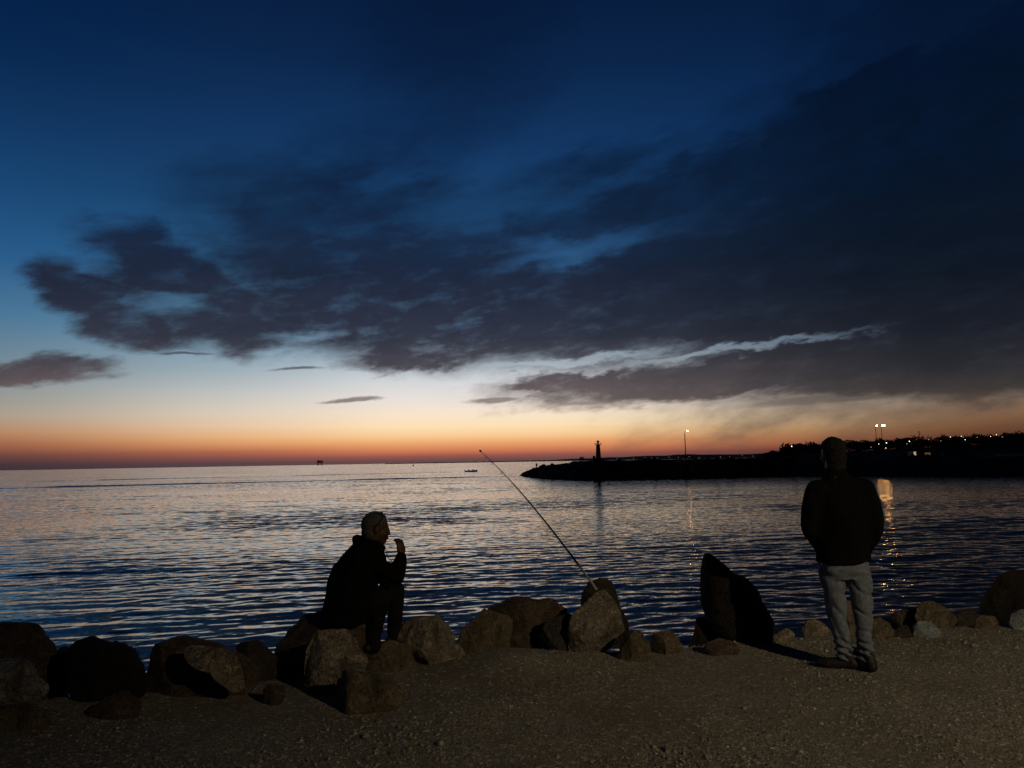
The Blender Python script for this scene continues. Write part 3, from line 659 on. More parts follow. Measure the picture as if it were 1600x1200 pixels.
B_('wide brown boulder under the tilted slab', [(207, 1060), (212, 1030), (240, 1008), (280, 1003), (330, 1012), (385, 1030), (404, 1060), (385, 1092), (320, 1104), (240, 1116), (218, 1100)], 'rock_brown', 5.75, .62, 6)
B_('tilted oval slab lying on the wide brown boulder', [(279, 1014), (292, 1005), (316, 999), (345, 1003), (380, 1018), (404, 1036), (405, 1048), (388, 1060), (366, 1064), (330, 1050), (296, 1036)], 'rock_tan', 5.5, .30, 7)
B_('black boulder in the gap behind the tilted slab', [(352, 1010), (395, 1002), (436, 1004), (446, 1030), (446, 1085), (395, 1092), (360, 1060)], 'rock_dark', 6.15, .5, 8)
B_('small brown stone between the slab and the seat boulders', [(404, 1072), (420, 1054), (436, 1060), (446, 1082), (436, 1104), (408, 1104)], 'rock_brown', None, .22, 9, sub=4)
B_('large dark boulder the sitting man sits on', [(418, 1062), (428, 1010), (446, 976), (462, 959), (482, 955), (512, 962), (545, 972), (580, 978), (586, 1008), (566, 1050), (490, 1084), (428, 1080)], 'rock_brown', 6.32, .85, 10, flat=.6)
B_('jagged tan boulder in front of the seat boulder', [(459, 1012), (462, 990), (470, 982), (505, 982), (541, 985), (556, 1000), (561, 1016), (578, 1030), (580, 1060), (548, 1075), (520, 1085), (484, 1092), (474, 1062), (471, 1030)], 'rock_tan', 5.75, .5, 11, cuts=12)
B_('wedge shaped tan boulder lying lowest on the gravel, left of centre', [(494, 1080), (505, 1064), (541, 1052), (580, 1058), (616, 1067), (641, 1080), (641, 1091), (622, 1103), (598, 1110), (575, 1121), (544, 1115), (515, 1106), (498, 1094)], 'rock_ochre', None, .45, 12, cuts=12)
B_('low earthy stone hiding the shoes of the sitting man', [(572, 1044), (576, 1022), (590, 1006), (612, 1000), (638, 1012), (650, 1035), (636, 1054), (590, 1056)], 'rock_ochre', None, .36, 13)
B_('broad pitted tan boulder just right of the sitting man', [(598, 1004), (612, 988), (634, 976), (668, 963), (694, 959), (716, 965), (727, 982), (721, 1003), (700, 1018), (655, 1030), (615, 1030)], 'rock_tan', 6.45, .6, 14)
B_('small boulder tucked under the broad pitted one', [(640, 1036), (655, 1018), (690, 1006), (722, 1004), (731, 1026), (712, 1044), (660, 1048)], 'rock_tan', None, .35, 15)
B_('dark split boulder at the left foot of the red brown one', [(712, 1006), (722, 990), (738, 974), (757, 955), (772, 962), (800, 973), (813, 994), (808, 1014), (780, 1026), (740, 1032), (718, 1026)], 'rock_ochre', 6.65, .5, 16, cuts=12)
B_('long red brown boulder left of the pointed rock', [(752, 972), (764, 954), (806, 940), (840, 936), (852, 929), (871, 926), (883, 936), (889, 950), (886, 985), (862, 1012), (812, 1016), (768, 1002)], 'rock_brown', 7.15, .8, 17)
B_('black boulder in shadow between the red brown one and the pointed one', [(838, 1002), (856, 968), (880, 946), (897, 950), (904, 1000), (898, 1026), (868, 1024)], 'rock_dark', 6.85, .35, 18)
B_('pale pointed boulder the fishing rod leans on', [(886, 1014), (889, 972), (903, 940), (916, 926), (930, 916), (944, 917), (957, 938), (967, 962), (972, 986), (956, 1006), (942, 1024), (922, 1022), (896, 1028)], 'rock_tan', 6.72, .5, 19, cuts=12)
B_('dark peaked boulder standing right behind the pointed pale one', [(906, 960), (911, 928), (918, 908), (926, 898), (935, 895), (950, 901), (959, 914), (966, 938), (974, 962), (983, 986), (982, 1012), (925, 1016)], 'rock_dark', 7.12, .42, 20)
B_('wet glossy black rock down the right side of the pointed boulder', [(956, 940), (964, 944), (976, 958), (986, 972), (985, 986), (992, 1000), (980, 1012), (966, 1000), (962, 970)], 'rock_wet', 6.95, .25, 21, cuts=5, rough=2.2)
B_('low brown boulder at the right foot of the pointed one', [(962, 1028), (970, 1010), (980, 996), (990, 985), (1004, 990), (1014, 1006), (1024, 1028), (1000, 1040), (968, 1040)], 'rock_ochre', None, .36, 22)
B_('egg shaped brown boulder between the pointed rock and the tall fin shaped one', [(1014, 998), (1020, 986), (1034, 981), (1048, 985), (1062, 998), (1070, 1014), (1060, 1026), (1030, 1026), (1018, 1014)], 'rock_ochre', None, .32, 23)
B_('square black block at the left foot of the tall fin shaped rock', [(1069, 972), (1072, 965), (1098, 965), (1130, 967), (1134, 992), (1128, 1002), (1074, 1004), (1068, 992)], 'rock_black_and_shadow', 7.25, .35, 24, cuts=5, flat=.5)
B_('tall shark fin shaped rock standing upright, shadow of the man in its black colour', [(1096, 882), (1098, 864), (1103, 859), (1112, 863), (1123, 873), (1132, 880), (1141, 891), (1162, 905), (1179, 924), (1194, 948), (1205, 968), (1210, 988), (1209, 1004), (1196, 1012), (1165, 1012), (1142, 1002), (1120, 990), (1108, 968), (1100, 945), (1098, 920)], 'rock_black_and_shadow', 7.2, .42, 25, cuts=-5, flat=.55, rough=.75)
B_('flat brown stone half buried in front of the tall fin shaped rock', [(1098, 1018), (1108, 1002), (1125, 994), (1146, 1002), (1160, 1018), (1130, 1028)], 'rock_brown', None, .25, 26, sub=4)
B_('small round pale stone at the right foot of the tall fin shaped rock', [(1209, 994), (1212, 984), (1227, 978), (1238, 984), (1246, 995), (1242, 1006), (1214, 1007)], 'rock_tan', None, .18, 27, sub=4)
B_('mottled stone behind the left trouser leg of the standing man', [(1254, 984), (1262, 970), (1280, 963), (1296, 966), (1304, 984), (1290, 996), (1262, 994)], 'rock_tan', None, .3, 28, sub=4)
B_('tan stone seen between the legs of the standing man', [(1306, 1002), (1308, 962), (1320, 938), (1336, 932), (1350, 960), (1356, 1000), (1330, 1008)], 'rock_ochre', 7.4, .32, 29)
B_('round brown stone right of the legs of the standing man', [(1356, 992), (1362, 972), (1378, 966), (1392, 974), (1398, 990), (1384, 1000), (1362, 1000)], 'rock_ochre', None, .3, 30, sub=4)
B_('black stone left of the blue grey one', [(1390, 992), (1398, 980), (1412, 968), (1430, 970), (1434, 990), (1424, 999), (1398, 999)], 'rock_dark', None, .28, 31, sub=4)
B_('smooth blue grey stone with a rounded top', [(1426, 990), (1430, 978), (1440, 970), (1454, 970), (1466, 978), (1468, 988), (1460, 996), (1434, 998)], 'rock_blue', None, .24, 32, cuts=4, rough=.4, sub=4)
B_('dark brown stone further down behind the black stone', [(1384, 974), (1400, 958), (1426, 950), (1450, 956), (1452, 976), (1420, 984)], 'rock_brown', 7.9, .4, 33, sub=4)
B_('sloping brown boulder behind the blue grey stone', [(1432, 966), (1436, 950), (1446, 941), (1461, 939), (1476, 950), (1498, 968), (1508, 984), (1480, 992), (1452, 986)], 'rock_ochre', 7.65, .42, 34)
B_('black stone in the gap left of the big block', [(1490, 968), (1502, 952), (1520, 948), (1530, 964), (1526, 986), (1500, 986)], 'rock_dark', 7.9, .35, 35, sub=4)
B_('big squarish brown block at the right edge of the picture', [(1515, 962), (1516, 920), (1519, 902), (1532, 896), (1570, 893), (1610, 888), (1670, 884), (1690, 905), (1690, 985), (1600, 990), (1524, 980)], 'rock_black_and_shadow', 7.9, .8, 36, cuts=7, flat=.5)
B_('ochre stone at the foot of the big block', [(1520, 984), (1524, 970), (1540, 962), (1560, 964), (1566, 978), (1560, 988), (1530, 990)], 'rock_ochre', None, .26, 37, sub=4)
B_('pale blue white stone at the right edge of the picture', [(1579, 976), (1584, 960), (1600, 952), (1630, 956), (1640, 975), (1620, 990), (1590, 988)], 'rock_blue', None, .26, 38, cuts=5, rough=.5, sub=4)

# loose gravel stones on the bank
r3 = np.random.RandomState(9); V1, F1 = ICO[1]; F1 = np.array(F1); N = 44000
X = r3.uniform(-4.5, 5.8, N * 2); Yy = 3.7 + r3.uniform(0, 1, N * 2) ** 1.3 * 4.2; ok = Yy < lerp_pts(X, EDGE) + .1
X = X[ok][:N]; Yy = Yy[ok][:N]; N = len(X)
sz = np.exp(r3.normal(math.log(.0048), .38, N)); sz = np.where(r3.uniform(size=N) < .004, sz * 2.4, sz)
dens = fbm2(X * 1.6, Yy * 1.6, 3, 51); sz = sz * np.clip(1 + dens * .5, .5, 1.6)
a = r3.uniform(.6, 1.2, (N, 1, 3)) * np.array([1, 1, .7]); rot = r3.uniform(0, 6.28, N)
vv = V1[None] * a * (1 + r3.uniform(-.22, .22, (N, len(V1), 1))) * sz[:, None, None]
cs_, sn_ = np.cos(rot)[:, None], np.sin(rot)[:, None]
vx = vv[..., 0] * cs_ - vv[..., 1] * sn_ + X[:, None]; vy = vv[..., 0] * sn_ + vv[..., 1] * cs_ + Yy[:, None]; vz = vv[..., 2] + (ground_z(X, Yy) + sz * .15)[:, None]
VV = np.stack([vx, vy, vz], -1).reshape(-1, 3); FF = (F1[None] + (np.arange(N) * len(V1))[:, None, None]).reshape(-1, 3)
me = bpy.data.meshes.new('gravel_stones'); me.vertices.add(len(VV)); me.vertices.foreach_set('co', VV.reshape(-1).astype(np.float32))
me.loops.add(FF.size); me.loops.foreach_set('vertex_index', FF.reshape(-1).astype(np.int32)); me.polygons.add(len(FF)); me.polygons.foreach_set('loop_start', np.arange(0, FF.size, 3, dtype=np.int32)); me.update(calc_edges=True)
m, nt, p = new_mat('gravel_stone'); tcn = nt.nodes.new('ShaderNodeTexCoord').outputs['Object']
ws = nt.nodes.new('ShaderNodeTexVoronoi'); ws.inputs['Scale'].default_value = 55; nt.links.new(tcn, ws.inputs['Vector'])
nt.links.new(ramp(nt, sep(nt, ws.outputs['Color'])[0], [(0, (.06, .055, .045, 1)), (.3, (.14, .13, .10, 1)), (.7, (.24, .22, .175, 1)), (.93, (.31, .295, .25, 1)), (1, (.44, .42, .37, 1))]), p.inputs['Base Color']); p.inputs['Roughness'].default_value = .85
tag(link('gravel_stones', me, m, smooth=False), kind='stuff')

# ---------------------------------------------------------------- people
class Blob(MB):
    """overlapping closed pieces, fused into ONE skin by a voxel remesh"""
    def cap(s, p0, r0, p1, r1):
        s.tube([p0, p1], [r0, r1], 14)
        for p_, r_ in ((p0, r0), (p1, r1)): s.add(ICO[2][0] * r_ * 1.01 + np.array(p_, float), ICO[2][1])
        return s
    def limb(s, pts):                          # [(point, radius), ...]
        for (a, ra), (b, rb) in zip(pts, pts[1:]): s.cap(a, ra, b, rb)
        return s
    def ell(s, c, r_, M=None):
        v = ICO[3][0] * np.array(r_)
        if M is not None: v = v @ np.array(M).T
        return s.add(v + np.array(c, float), ICO[3][1])
    def loft(s, rings, n=28, yaw=0):           # [(centre, rx, ry), ...]
        v = []; f = []; cy, sy = math.cos(yaw), math.sin(yaw)
        for c, rx, ry in rings:
            for k in range(n):
                t = 2 * math.pi * k / n; a, b = rx * math.cos(t), ry * math.sin(t); v.append((c[0] + a * cy - b * sy, c[1] + a * sy + b * cy, c[2]))
        for i in range(len(rings) - 1):
            for k in range(n): f.append((i * n + k, i * n + (k + 1) % n, (i + 1) * n + (k + 1) % n, (i + 1) * n + k))
        f.append(tuple(range(n))[::-1]); f.append(tuple(range((len(rings) - 1) * n, len(rings) * n)))
        return s.add(v, f)
    def skin(s, name, mat, parent=None, voxel=.01, smooth=3, fold=None, origin=None):
        tmp = bpy.data.objects.new('tmp', mesh('tmp', s.v, s.f)); col.objects.link(tmp)
        md = tmp.modifiers.new('r', 'REMESH'); md.mode = 'VOXEL'; md.voxel_size = voxel; md.adaptivity = 0
        dg = bpy.context.evaluated_depsgraph_get(); ev = tmp.evaluated_get(dg); me = bpy.data.meshes.new_from_object(ev)
        bpy.data.objects.remove(tmp)
        n = len(me.vertices); co = np.empty(n * 3, np.float32); me.vertices.foreach_get('co', co); co = co.reshape(-1, 3).astype(float)
        ed = np.empty(len(me.edges) * 2, np.int32); me.edges.foreach_get('vertices', ed); ed = ed.reshape(-1, 2)
        cnt = np.bincount(ed.ravel(), minlength=n)[:, None]
        for _ in range(smooth):
            ac = np.zeros_like(co)
            for d in range(3): ac[:, d] = np.bincount(ed[:, 0], co[ed[:, 1], d], n) + np.bincount(ed[:, 1], co[ed[:, 0], d], n)
            co = co * .4 + .6 * ac / np.maximum(cnt, 1)
        if fold is not None:
            me.vertices.foreach_set('co', co.reshape(-1).astype(np.float32)); me.update()
            nr = np.empty(n * 3, np.float32); me.vertices.foreach_get('normal', nr); co = co + nr.reshape(-1, 3) * fold(co)[:, None]
        if origin is not None: co = co - np.array(origin)
        me.vertices.foreach_set('co', co.reshape(-1).astype(np.float32)); me.update()
        me.materials.clear(); o = link(name, me, MATS[mat], parent)
        return o
def frame(yaw, pitch=0.0, roll=0.0):           # local x right, y forward, z up; yaw 0 looks along +Y
    return np.array((Matrix.Rotation(yaw, 3, 'Z') @ Matrix.Rotation(pitch, 3, 'X') @ Matrix.Rotation(roll, 3, 'Y')))
def head(b, c, M, k=1.0):
    T = lambda p_: np.array(c) + M @ (np.array(p_, float) * k)
    e = lambda p_, r_: b.ell(T(p_), np.array(r_) * k, M)
    e((0, -.012, .030), (.076, .097, .088)); e((0, .030, -.030), (.062, .062, .082)); e((0, .052, -.092), (.036, .034, .026)); e((0, .0, -.06), (.058, .06, .05)); e((0, -.034, -.03), (.068, .068, .088)); e((0, -.03, -.10), (.062, .055, .06))
    b.cap(T((0, .090, .010)), .007 * k, T((0, .101, -.030)), .012 * k); e((0, .094, -.034), (.018, .012, .010))
    b.cap(T((-.034, .078, .024)), .012 * k, T((.034, .078, .024)), .012 * k)
    for sx in (-1, 1):
        e((sx * .031, .078, .004), (.014, .010, .010)); e((sx * .042, .060, -.03), (.022, .026, .026)); e((sx * .078, -.006, -.006), (.010, .021, .033))
    b.cap(T((-.018, .090, -.058)), .008 * k, T((.018, .090, -.058)), .008 * k); b.cap(T((-.015, .088, -.070)), .008 * k, T((.015, .088, -.070)), .008 * k)
def hair(c, M, k, mat, parent, seed, origin, back=-.10):
    """short hair grown from the scalp faces of the body itself, thinning out to nothing at the hairline"""
    me = parent.data; n = len(me.vertices); co = np.empty(n * 3, np.float32); me.vertices.foreach_get('co', co); co = co.reshape(-1, 3).astype(float)
    nr = np.empty(n * 3, np.float32); me.vertices.foreach_get('normal', nr); nr = nr.reshape(-1, 3)
    q = (co + np.array(origin) - np.array(c)) @ M / k
    line = np.interp(q[:, 1], [-.11, -.03, -.012, .02, .05, .075], [back, back + .012, -.03, .022, .05, .085]) + .006 * vnoise(q * 60, seed)
    d = q[:, 2] - line; ear = (np.abs(q[:, 0]) > .070) & (np.abs(q[:, 1] + .004) < .028) & (q[:, 2] < .030)
    d = np.where(ear, -1, d); ok = (d > 0) & (q[:, 2] > -.2) & (np.hypot(q[:, 0], q[:, 1]) < .13)
    off = (.0015 + .009 * np.clip(d / .035, 0, 1)) * (1 + .35 * vnoise(q * 120, seed + 1) + .25 * vnoise(q * 35, seed + 2))
    w = co + nr * off[:, None]
    keep = [tuple(p_.vertices) for p_ in me.polygons if all(ok[i] for i in p_.vertices)]
    used_ = sorted({i for t in keep for i in t}); mp = {i: j for j, i in enumerate(used_)}
    return link('hair', mesh('hair', w[used_], [tuple(mp[i] for i in t) for t in keep]), MATS[mat], parent)
def hand(b, w, zdir, xdir, bend=(.5, 1.2, 1.5), side=1):
    z = np.array(zdir, float); z /= np.linalg.norm(z); x = np.array(xdir, float); x -= z * (x @ z); x /= np.linalg.norm(x); y = np.cross(z, x) * side
    T = lambda a, bb, c: np.array(w) + x * a + y * bb + z * c
    M = np.stack([x, y, z], 1)
    b.cap(T(0, 0, -.03), .026, T(0, 0, .012), .026); b.ell(T(0, 0, .052), (.018, .041, .052), M)
    for k, (yy, L) in enumerate(((-.031, .062), (-.011, .076), (.010, .080), (.030, .070))):
        p0 = T(0, yy * .9, .078 + (.004 if k in (1, 2) else 0)); a = 0; r_ = .0105
        for j in range(3):
            a = bend[j] + .12 * (k - 1.5) * (j > 0); Ls = L * (.46, .30, .24)[j]
            p1 = p0 + (z * math.cos(a) + x * math.sin(a)) * Ls; b.cap(p0, r_, p1, r_ * .9); p0 = p1; r_ *= .9
    p0 = T(.004, .030, .018); p1 = T(.022, .050, .050); p2 = T(.042, .040, .076); p3 = T(.052, .022, .092)
    b.cap(p0, .016, p1, .0125); b.cap(p1, .0125, p2, .0105); b.cap(p2, .0105, p3, .009)
def shoe(b, heel, toe, h=.09):
    heel = np.array(heel, float); toe = np.array(toe, float); d = toe - heel; L = np.linalg.norm(d[:2]); d /= np.linalg.norm(d)
    b.cap(heel + [0, 0, .045], .040, heel + d * L * .35 + [0, 0, .042], .041); b.cap(heel + d * L * .3 + [0, 0, .042], .041, heel + d * L * .72 + [0, 0, .034], .046)
    b.cap(heel + d * L * .72 + [0, 0, .034], .046, heel + d * L * .92 + [0, 0, .030], .036); b.cap(heel + d * L * .06 + [0, 0, .05], .040, heel + d * L * .14 + [0, 0, h + .01], .046)
def flatten(o, z):                             # flat sole
    me = o.data; n = len(me.vertices); co = np.empty(n * 3, np.float32); me.vertices.foreach_get('co', co); co = co.reshape(-1, 3)
    co[:, 2] = np.maximum(co[:, 2], z); me.vertices.foreach_set('co', co.reshape(-1)); me.update()
def folds(sx, sy, sz, amp, seed): return lambda c: amp * (fbm(c * np.array([sx, sy, sz]), 3, seed) - .6 * np.abs(vnoise(c * np.array([sx, sy, sz]) * 1.7 + 5, seed + 4)))

# ---- the standing man, seen from behind
J = lambda px, py, Y=6.15: at(px, py, Y)
gz = float(ground_z(2.6, 6.15))
ank = [J(1321, 1018), J(1352, 1018, 6.08)]; kne = [J(1307, 955, 6.13), J(1348, 955, 6.06)]; hip = [J(1299, 890), J(1341, 890, 6.12)]
sho = [J(1276, 766), J(1353, 767, 6.12)]; elb = [J(1265, 828, 6.14), J(1369, 828, 6.1)]; wri = [J(1290, 862, 6.36), J(1350, 862, 6.34)]
hc = J(1301, 709, 6.17); Mh = frame(.22, -.06); org = np.array([ank[0][0] + .06, 6.12, gz])
for a in ank: a[2] = gz + .10
heels = [np.array([ank[0][0] + .035, 6.10, gz]), np.array([ank[1][0] + .01, 6.00, gz])]; toes = [np.array([ank[0][0] - .20, 6.20, gz]), np.array([ank[1][0] - .02, 6.24, gz])]
b = Blob(); head(b, hc, Mh, 1.06)
b.limb([(hc + [0, -.015, -.05], .064), (J(1305, 748), .068)])
b.loft([(J(1321, 895, 6.13), .13, .09), (J(1321, 870, 6.13), .16, .11), (J(1319, 830, 6.14), .14, .10), (J(1317, 790, 6.15), .165, .11), (J(1313, 762, 6.15), .16, .09), (J(1308, 748, 6.16), .06, .055)])
for i in (0, 1):
    b.limb([(J(1313, 762), .06), (sho[i], .052), ((sho[i] + elb[i]) / 2, .048), (elb[i], .038), (wri[i], .028)])
    hand(b, wri[i], wri[i] - elb[i], [(.3, -.3)[i], .3, .2], (.4, .9, 1.1), (1, -1)[i])
    b.limb([(hip[i], .085), (kne[i], .055), ((kne[i] * .6 + ank[i] * .4), .052), (ank[i], .036), (heels[i] + [0, 0, .05], .035), (toes[i] * .8 + heels[i] * .2 + [0, 0, .035], .03)])
man = b.skin('person', 'skin', None, .0055, 3, origin=org); man.location = [float(q) for q in org]
tag(man, 'man in black jacket and pale jeans standing with his back turned, hands in his pockets', 'person')
b = Blob()
b.loft([(J(1318, 879, 6.14), .205, .15), (J(1318, 866, 6.14), .208, .155), (J(1318, 835, 6.14), .215, .155), (J(1317, 800, 6.14), .22, .15), (J(1315, 775, 6.15), .215, .135), (J(1312, 757, 6.15), .185, .115), (J(1308, 746, 6.16), .115, .085), (J(1305, 738, 6.155), .088, .088), (J(1304, 730, 6.15), .085, .086)])
for i in (0, 1): b.limb([(J(1300 + i * 26, 764), .09), (sho[i], .088), ((sho[i] + elb[i]) / 2 + [(-.012, .016)[i], 0, 0], .076), (elb[i], .07), ((elb[i] + wri[i]) / 2, .066), (wri[i], .055)])
b.skin('jacket', 'jacket_black', man, .010, 4, folds(7, 7, 4, .017, 3), org)
b = Blob()
b.loft([(J(1321, 905, 6.12), .15, .10), (J(1321, 890, 6.12), .185, .125), (J(1320, 868, 6.13), .18, .12), (J(1320, 850, 6.13), .165, .11)])
for i in (0, 1):
    k2 = kne[i] * .5 + ank[i] * .5
    b.limb([(hip[i] + [0, 0, -.02], .101), (hip[i] * .6 + kne[i] * .4, .090), (kne[i], .074), (k2, .068), (ank[i] + [0, -.005, .04], .066), (ank[i] + [0, -.01, -.015], .072)])
def jean(c):
    return .008 * (fbm(c * np.array([8, 8, 5]), 3, 7)) - .012 * np.clip(1 - np.abs(vnoise(np.stack([c[:, 0] * 9 + c[:, 2] * 5, c[:, 1] * 5, c[:, 2] * 8], -1), 3)) * 3, 0, 1) - .012 * np.exp(-((c[:, 2] - gz - .13) / .09) ** 2) * np.cos((c[:, 2] + .4 * c[:, 0]) * 120)
b.skin('trousers', 'denim', man, .008, 3, jean, org)
for i in (0, 1):
    b = Blob(); shoe(b, heels[i], toes[i]); flatten(b.skin('shoe', 'shoe_black', man, .006, 3, origin=org), 0.0)
hair(hc, Mh, 1.06, 'hair_dark', man, 4, org, back=-.15)

# ---- the sitting man, turned to the right, hand raised near his chin
S0 = 6.30
hc = J(588, 826, S0 + .02); Mh = frame(-1.28, -.10); 
sho = [J(588, 874, S0 + .20), J(560, 868, S0 - .12)]                # far (left) and near (right)
elb = [J(600, 900, S0 + .36), J(621, 901, S0 - .04)]; wri = [J(606, 922, S0 + .30), J(627, 866, S0)]
hip = [J(556, 950, S0 + .14), J(545, 952, S0 - .10)]; kne = [J(619, 922, S0 + .22), J(596, 934, S0 - .02)]; ank = [J(616, 990, S0 + .26), J(583, 1000, S0 + .02)]
org = J(565, 980, S0)
b = Blob(); head(b, hc, Mh, 1.06)
b.limb([(hc + Mh @ np.array([0, -.02, -.05]), .055), (J(577, 858, S0 + .03), .06)])
b.loft([(J(548, 962, S0), .14, .13), (J(549, 940, S0), .15, .14), (J(556, 905, S0), .14, .13), (J(564, 880, S0), .15, .15), (J(571, 864, S0 + .02), .12, .13), (J(575, 856, S0 + .03), .06, .06)], yaw=0)
for i in (0, 1):
    b.limb([(J(572, 868, S0 + .03), .06), (sho[i], .052), ((sho[i] + elb[i]) / 2, .046), (elb[i], .038), (wri[i], .028)])
    b.limb([(hip[i], .085), (kne[i], .058), (kne[i] * .6 + ank[i] * .4, .05), (ank[i], .036), (ank[i] + [.03, .02, -.05], .034), (ank[i] + [.16, .09, -.07], .028)])
hand(b, wri[1], [-.10, .05, 1], [-.72, .7, 0], (.45, 1.35, 1.7), -1)
hand(b, wri[0], [.15, .2, -1], [-.3, .9, 0], (.4, .7, .9), 1)
sit = b.skin('person', 'skin', None, .0052, 2, origin=org); sit.location = [float(q) for q in org]
tag(sit, 'grey haired man in dark clothes sitting on a boulder, hand raised near his mouth', 'person')
b = Blob()
b.loft([(J(541, 972, S0), .195, .20), (J(542, 955, S0), .195, .20), (J(547, 930, S0), .20, .20), (J(553, 905, S0), .205, .205), (J(560, 884, S0), .20, .205), (J(566, 868, S0), .175, .20), (J(571, 856, S0 + .01), .135, .16), (J(575, 846, S0 + .02), .10, .11), (J(578, 838, S0 + .03), .075, .08)])
b.limb([(J(557, 842, S0 + .02), .042), (J(566, 846, S0 + .02), .06), (J(586, 856, S0 + .02), .055), (J(599, 856, S0 + .03), .028)])   # hood and collar
for i in (0, 1): b.limb([(J(572, 872, S0 + .03), .09), (sho[i], .088), ((sho[i] + elb[i]) / 2, .07), (elb[i], .062), (elb[i] * .45 + wri[i] * .55, .056), (wri[i] - (wri[i] - elb[i]) * .10, .045)])
b.limb([(hip[1] + [.02, 0, .02], .12), (hip[1] * .55 + kne[1] * .45 + [0, 0, .01], .11)]); b.limb([(hip[0] + [.02, 0, .02], .12), (hip[0] * .55 + kne[0] * .45, .10)])
b.skin('jacket', 'jacket_black', sit, .010, 4, folds(8, 8, 5, .010, 13), org)
b = Blob()
for i in (0, 1): b.limb([(hip[i], .105), (hip[i] * .4 + kne[i] * .6, .092), (kne[i], .076), (kne[i] * .55 + ank[i] * .45, .068), (ank[i] + [0, 0, .02], .060), (ank[i] + [.01, 0, -.045], .060)])
b.loft([(J(548, 964, S0), .15, .15), (J(549, 940, S0), .16, .16), (J(552, 925, S0), .15, .15)])
b.skin('trousers', 'trousers_dark', sit, .009, 3, folds(10, 10, 8, .008, 23), org)
for i in (0, 1):
    b = Blob(); hl = ank[i] + np.array([-.04, -.02, -.10]); shoe(b, hl, hl + np.array([.25, .14, 0])); b.skin('shoe', 'shoe_black', sit, .007, 3, origin=org)
hair(hc, Mh, 1.06, 'hair_grey', sit, 8, org, back=-.07)
def gl(b):
    T = lambda p_: hc + Mh @ (np.array(p_, float) * 1.08) - org
    for sx in (-1, 1): b.tube([T((sx * .086, -.02, .02)), T((sx * .087, .012, .06)), T((sx * .07, .035, .100)), T((sx * .045, .022, .120))], .0035, 6)
    for sx in (-1, 1): b.box(T((sx * .030, .016, .122)), (.040, .032, .007), -1.28)
pm('sunglasses', 'plastic_black', sit, gl)
pm('drawstring', 'plastic_black', sit, lambda b: b.tube([J(603, 862, S0 + .05) - org, J(607, 872, S0 + .04) - org, J(613, 878, S0 + .03) - org, J(617, 880, S0 + .03) - org], .003, 6))

# ---- small figures on the breakwater and in the boat
def small(name_label, x, y, z, pose, yaw=0.0, group=None):
    b = Blob(); M = frame(yaw); T = lambda *p_: np.array([x, y, z]) + M @ np.array(p_, float)
    cl_ = Blob(); tr = Blob()
    if pose == 'stand':
        hz_, hip_, kn, an = 1.62, .92, .5, .08
        Lg = [[(T(sx * .1, 0, .92), .09), (T(sx * .11, 0, .5), .065), (T(sx * .12, 0, .08), .045)] for sx in (-1, 1)]; tb = [(T(0, 0, .9), .16), (T(0, 0, 1.2), .17), (T(0, 0, 1.4), .16)]
        Ar = [[(T(sx * .19, 0, 1.4), .06), (T(sx * .26, 0, 1.12), .05), (T(sx * .2, .18, .98), .04)] for sx in (-1, 1)]; H_ = T(0, .02, 1.62)
    else:
        Lg = [[(T(sx * .1, 0, .12), .09), (T(sx * .16, .4, .34), .065), (T(sx * .14, .48, -.08), .045)] for sx in (-1, 1)]; tb = [(T(0, 0, .14), .17), (T(0, .04, .4), .17), (T(0, .10, .6), .15)]
        Ar = [[(T(sx * .19, .1, .6), .06), (T(sx * .25, .25, .4), .05), (T(sx * .12, .42, .44), .04)] for sx in (-1, 1)]; H_ = T(0, .14, .82)
    b.ell(H_, (.08, .1, .12)); b.limb([(H_ - [0, 0, .08], .05), (tb[-1][0], .09)]); b.limb([(q_, r_ * .85) for q_, r_ in tb])
    for l in Lg: b.limb([(q_, r_ * .8) for q_, r_ in l]); tr.limb(l)
    for l in Ar: b.limb([(q_, r_ * .8) for q_, r_ in l]); b.ell(l[-1][0], (.045, .045, .06)); cl_.limb([(q_, r_ * 1.15) for q_, r_ in l[:2]] + [(l[1][0] * .2 + l[2][0] * .8, .05)])
    cl_.limb([(q_, r_ * 1.08) for q_, r_ in tb]); tr.limb([(tb[0][0], .16), (tb[0][0] + [0, 0, .06], .16)])
    o = b.skin('person', 'skin', None, .022, 1, origin=(x, y, z)); o.location = (float(x), float(y), float(z)); tag(o, name_label, 'person', group)
    cl_.skin('jacket', 'jacket_black', o, .022, 1, origin=(x, y, z)); tr.skin('trousers', 'trousers_dark', o, .022, 1, origin=(x, y, z))
p_ = at(838.5, 732, 224); small('tiny dark figure standing upright near the tip of the breakwater', p_[0], 224, p_[2] - .1, 'stand', .4)
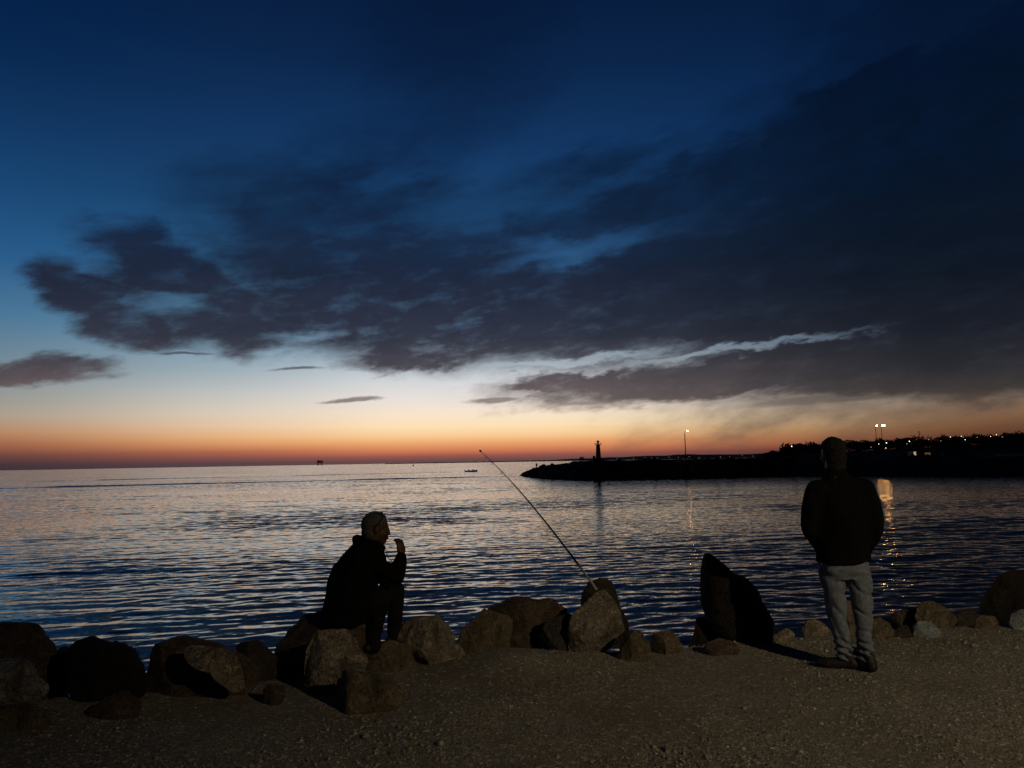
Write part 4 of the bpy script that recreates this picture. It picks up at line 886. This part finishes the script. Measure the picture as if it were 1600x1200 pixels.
p_ = at(833.5, 735, 226); small('tiny dark figure crouching low at the left of the standing one on the breakwater', p_[0], 226, p_[2] + .05, 'sit', 1.0)
small('tiny figure sitting in the left end of the small boat', boat.location.x - 1.2, 350, SEA + .35, 'sit', -1.57, 'people in the small boat')
small('tiny figure sitting in the right end of the small boat', boat.location.x + .9, 350, SEA + .38, 'sit', 1.57, 'people in the small boat')

# ---------------------------------------------------------------- the fishing rod
bt = at(932, 921, 6.80); jn = at(909, 893, 7.18); tip = at(751, 705, 9.9)
ro = empty('fishing_rod', [float(q) for q in bt]); tag(ro, 'long dark fishing rod leaning on the pointed rock, its tip raised to the horizon', 'fishing rod')
def rp(t):                                     # a slight bow towards the tip
    q = bt + (tip - bt) * t; q = q + np.array([-.02, 0, .10]) * 4 * t * (1 - t); return q - bt
pm('handle', 'rod_handle', ro, lambda b: b.tube([rp(0), rp(.03), rp(.06), rp(.11)], [.011, .011, .010, .0095], 10), True)
pm('blank', 'rod_black', ro, lambda b: b.tube([rp(t) for t in np.linspace(.105, .62, 12)], list(np.linspace(.0105, .006, 12)), 10), True)
pm('tip_section', 'rod_black', ro, lambda b: b.tube([rp(t) for t in np.linspace(.62, 1.0, 12)], list(np.linspace(.005, .0022, 12)), 8), True)
for t, r_ in ((.30, .028), (.46, .022), (.62, .018), (.74, .015), (.85, .013), (.93, .011)):
    def gd(b):
        c = rp(t); d = rp(t + .01) - rp(t - .01); d /= np.linalg.norm(d); a = np.cross(d, [0, 0, 1.]); a /= np.linalg.norm(a); up_ = np.cross(a, d)
        ct = c - up_ * (r_ + .012)
        b.tube([ct + r_ * (a * math.cos(q) + up_ * math.sin(q)) for q in np.linspace(0, 2 * math.pi, 17)], .0022, 6)
    pm('guide_ring', 'steel', ro, gd)
pm('tip_top', 'plastic_black', ro, lambda b: b.tube([rp(.994), rp(1.008)], [.010, .014], 8))
pm('line', 'rod_black', ro, lambda b: b.tube([rp(t) - np.array([0, 0, .03 - .02 * t]) for t in np.linspace(.1, 1.0, 10)], .0012, 4))
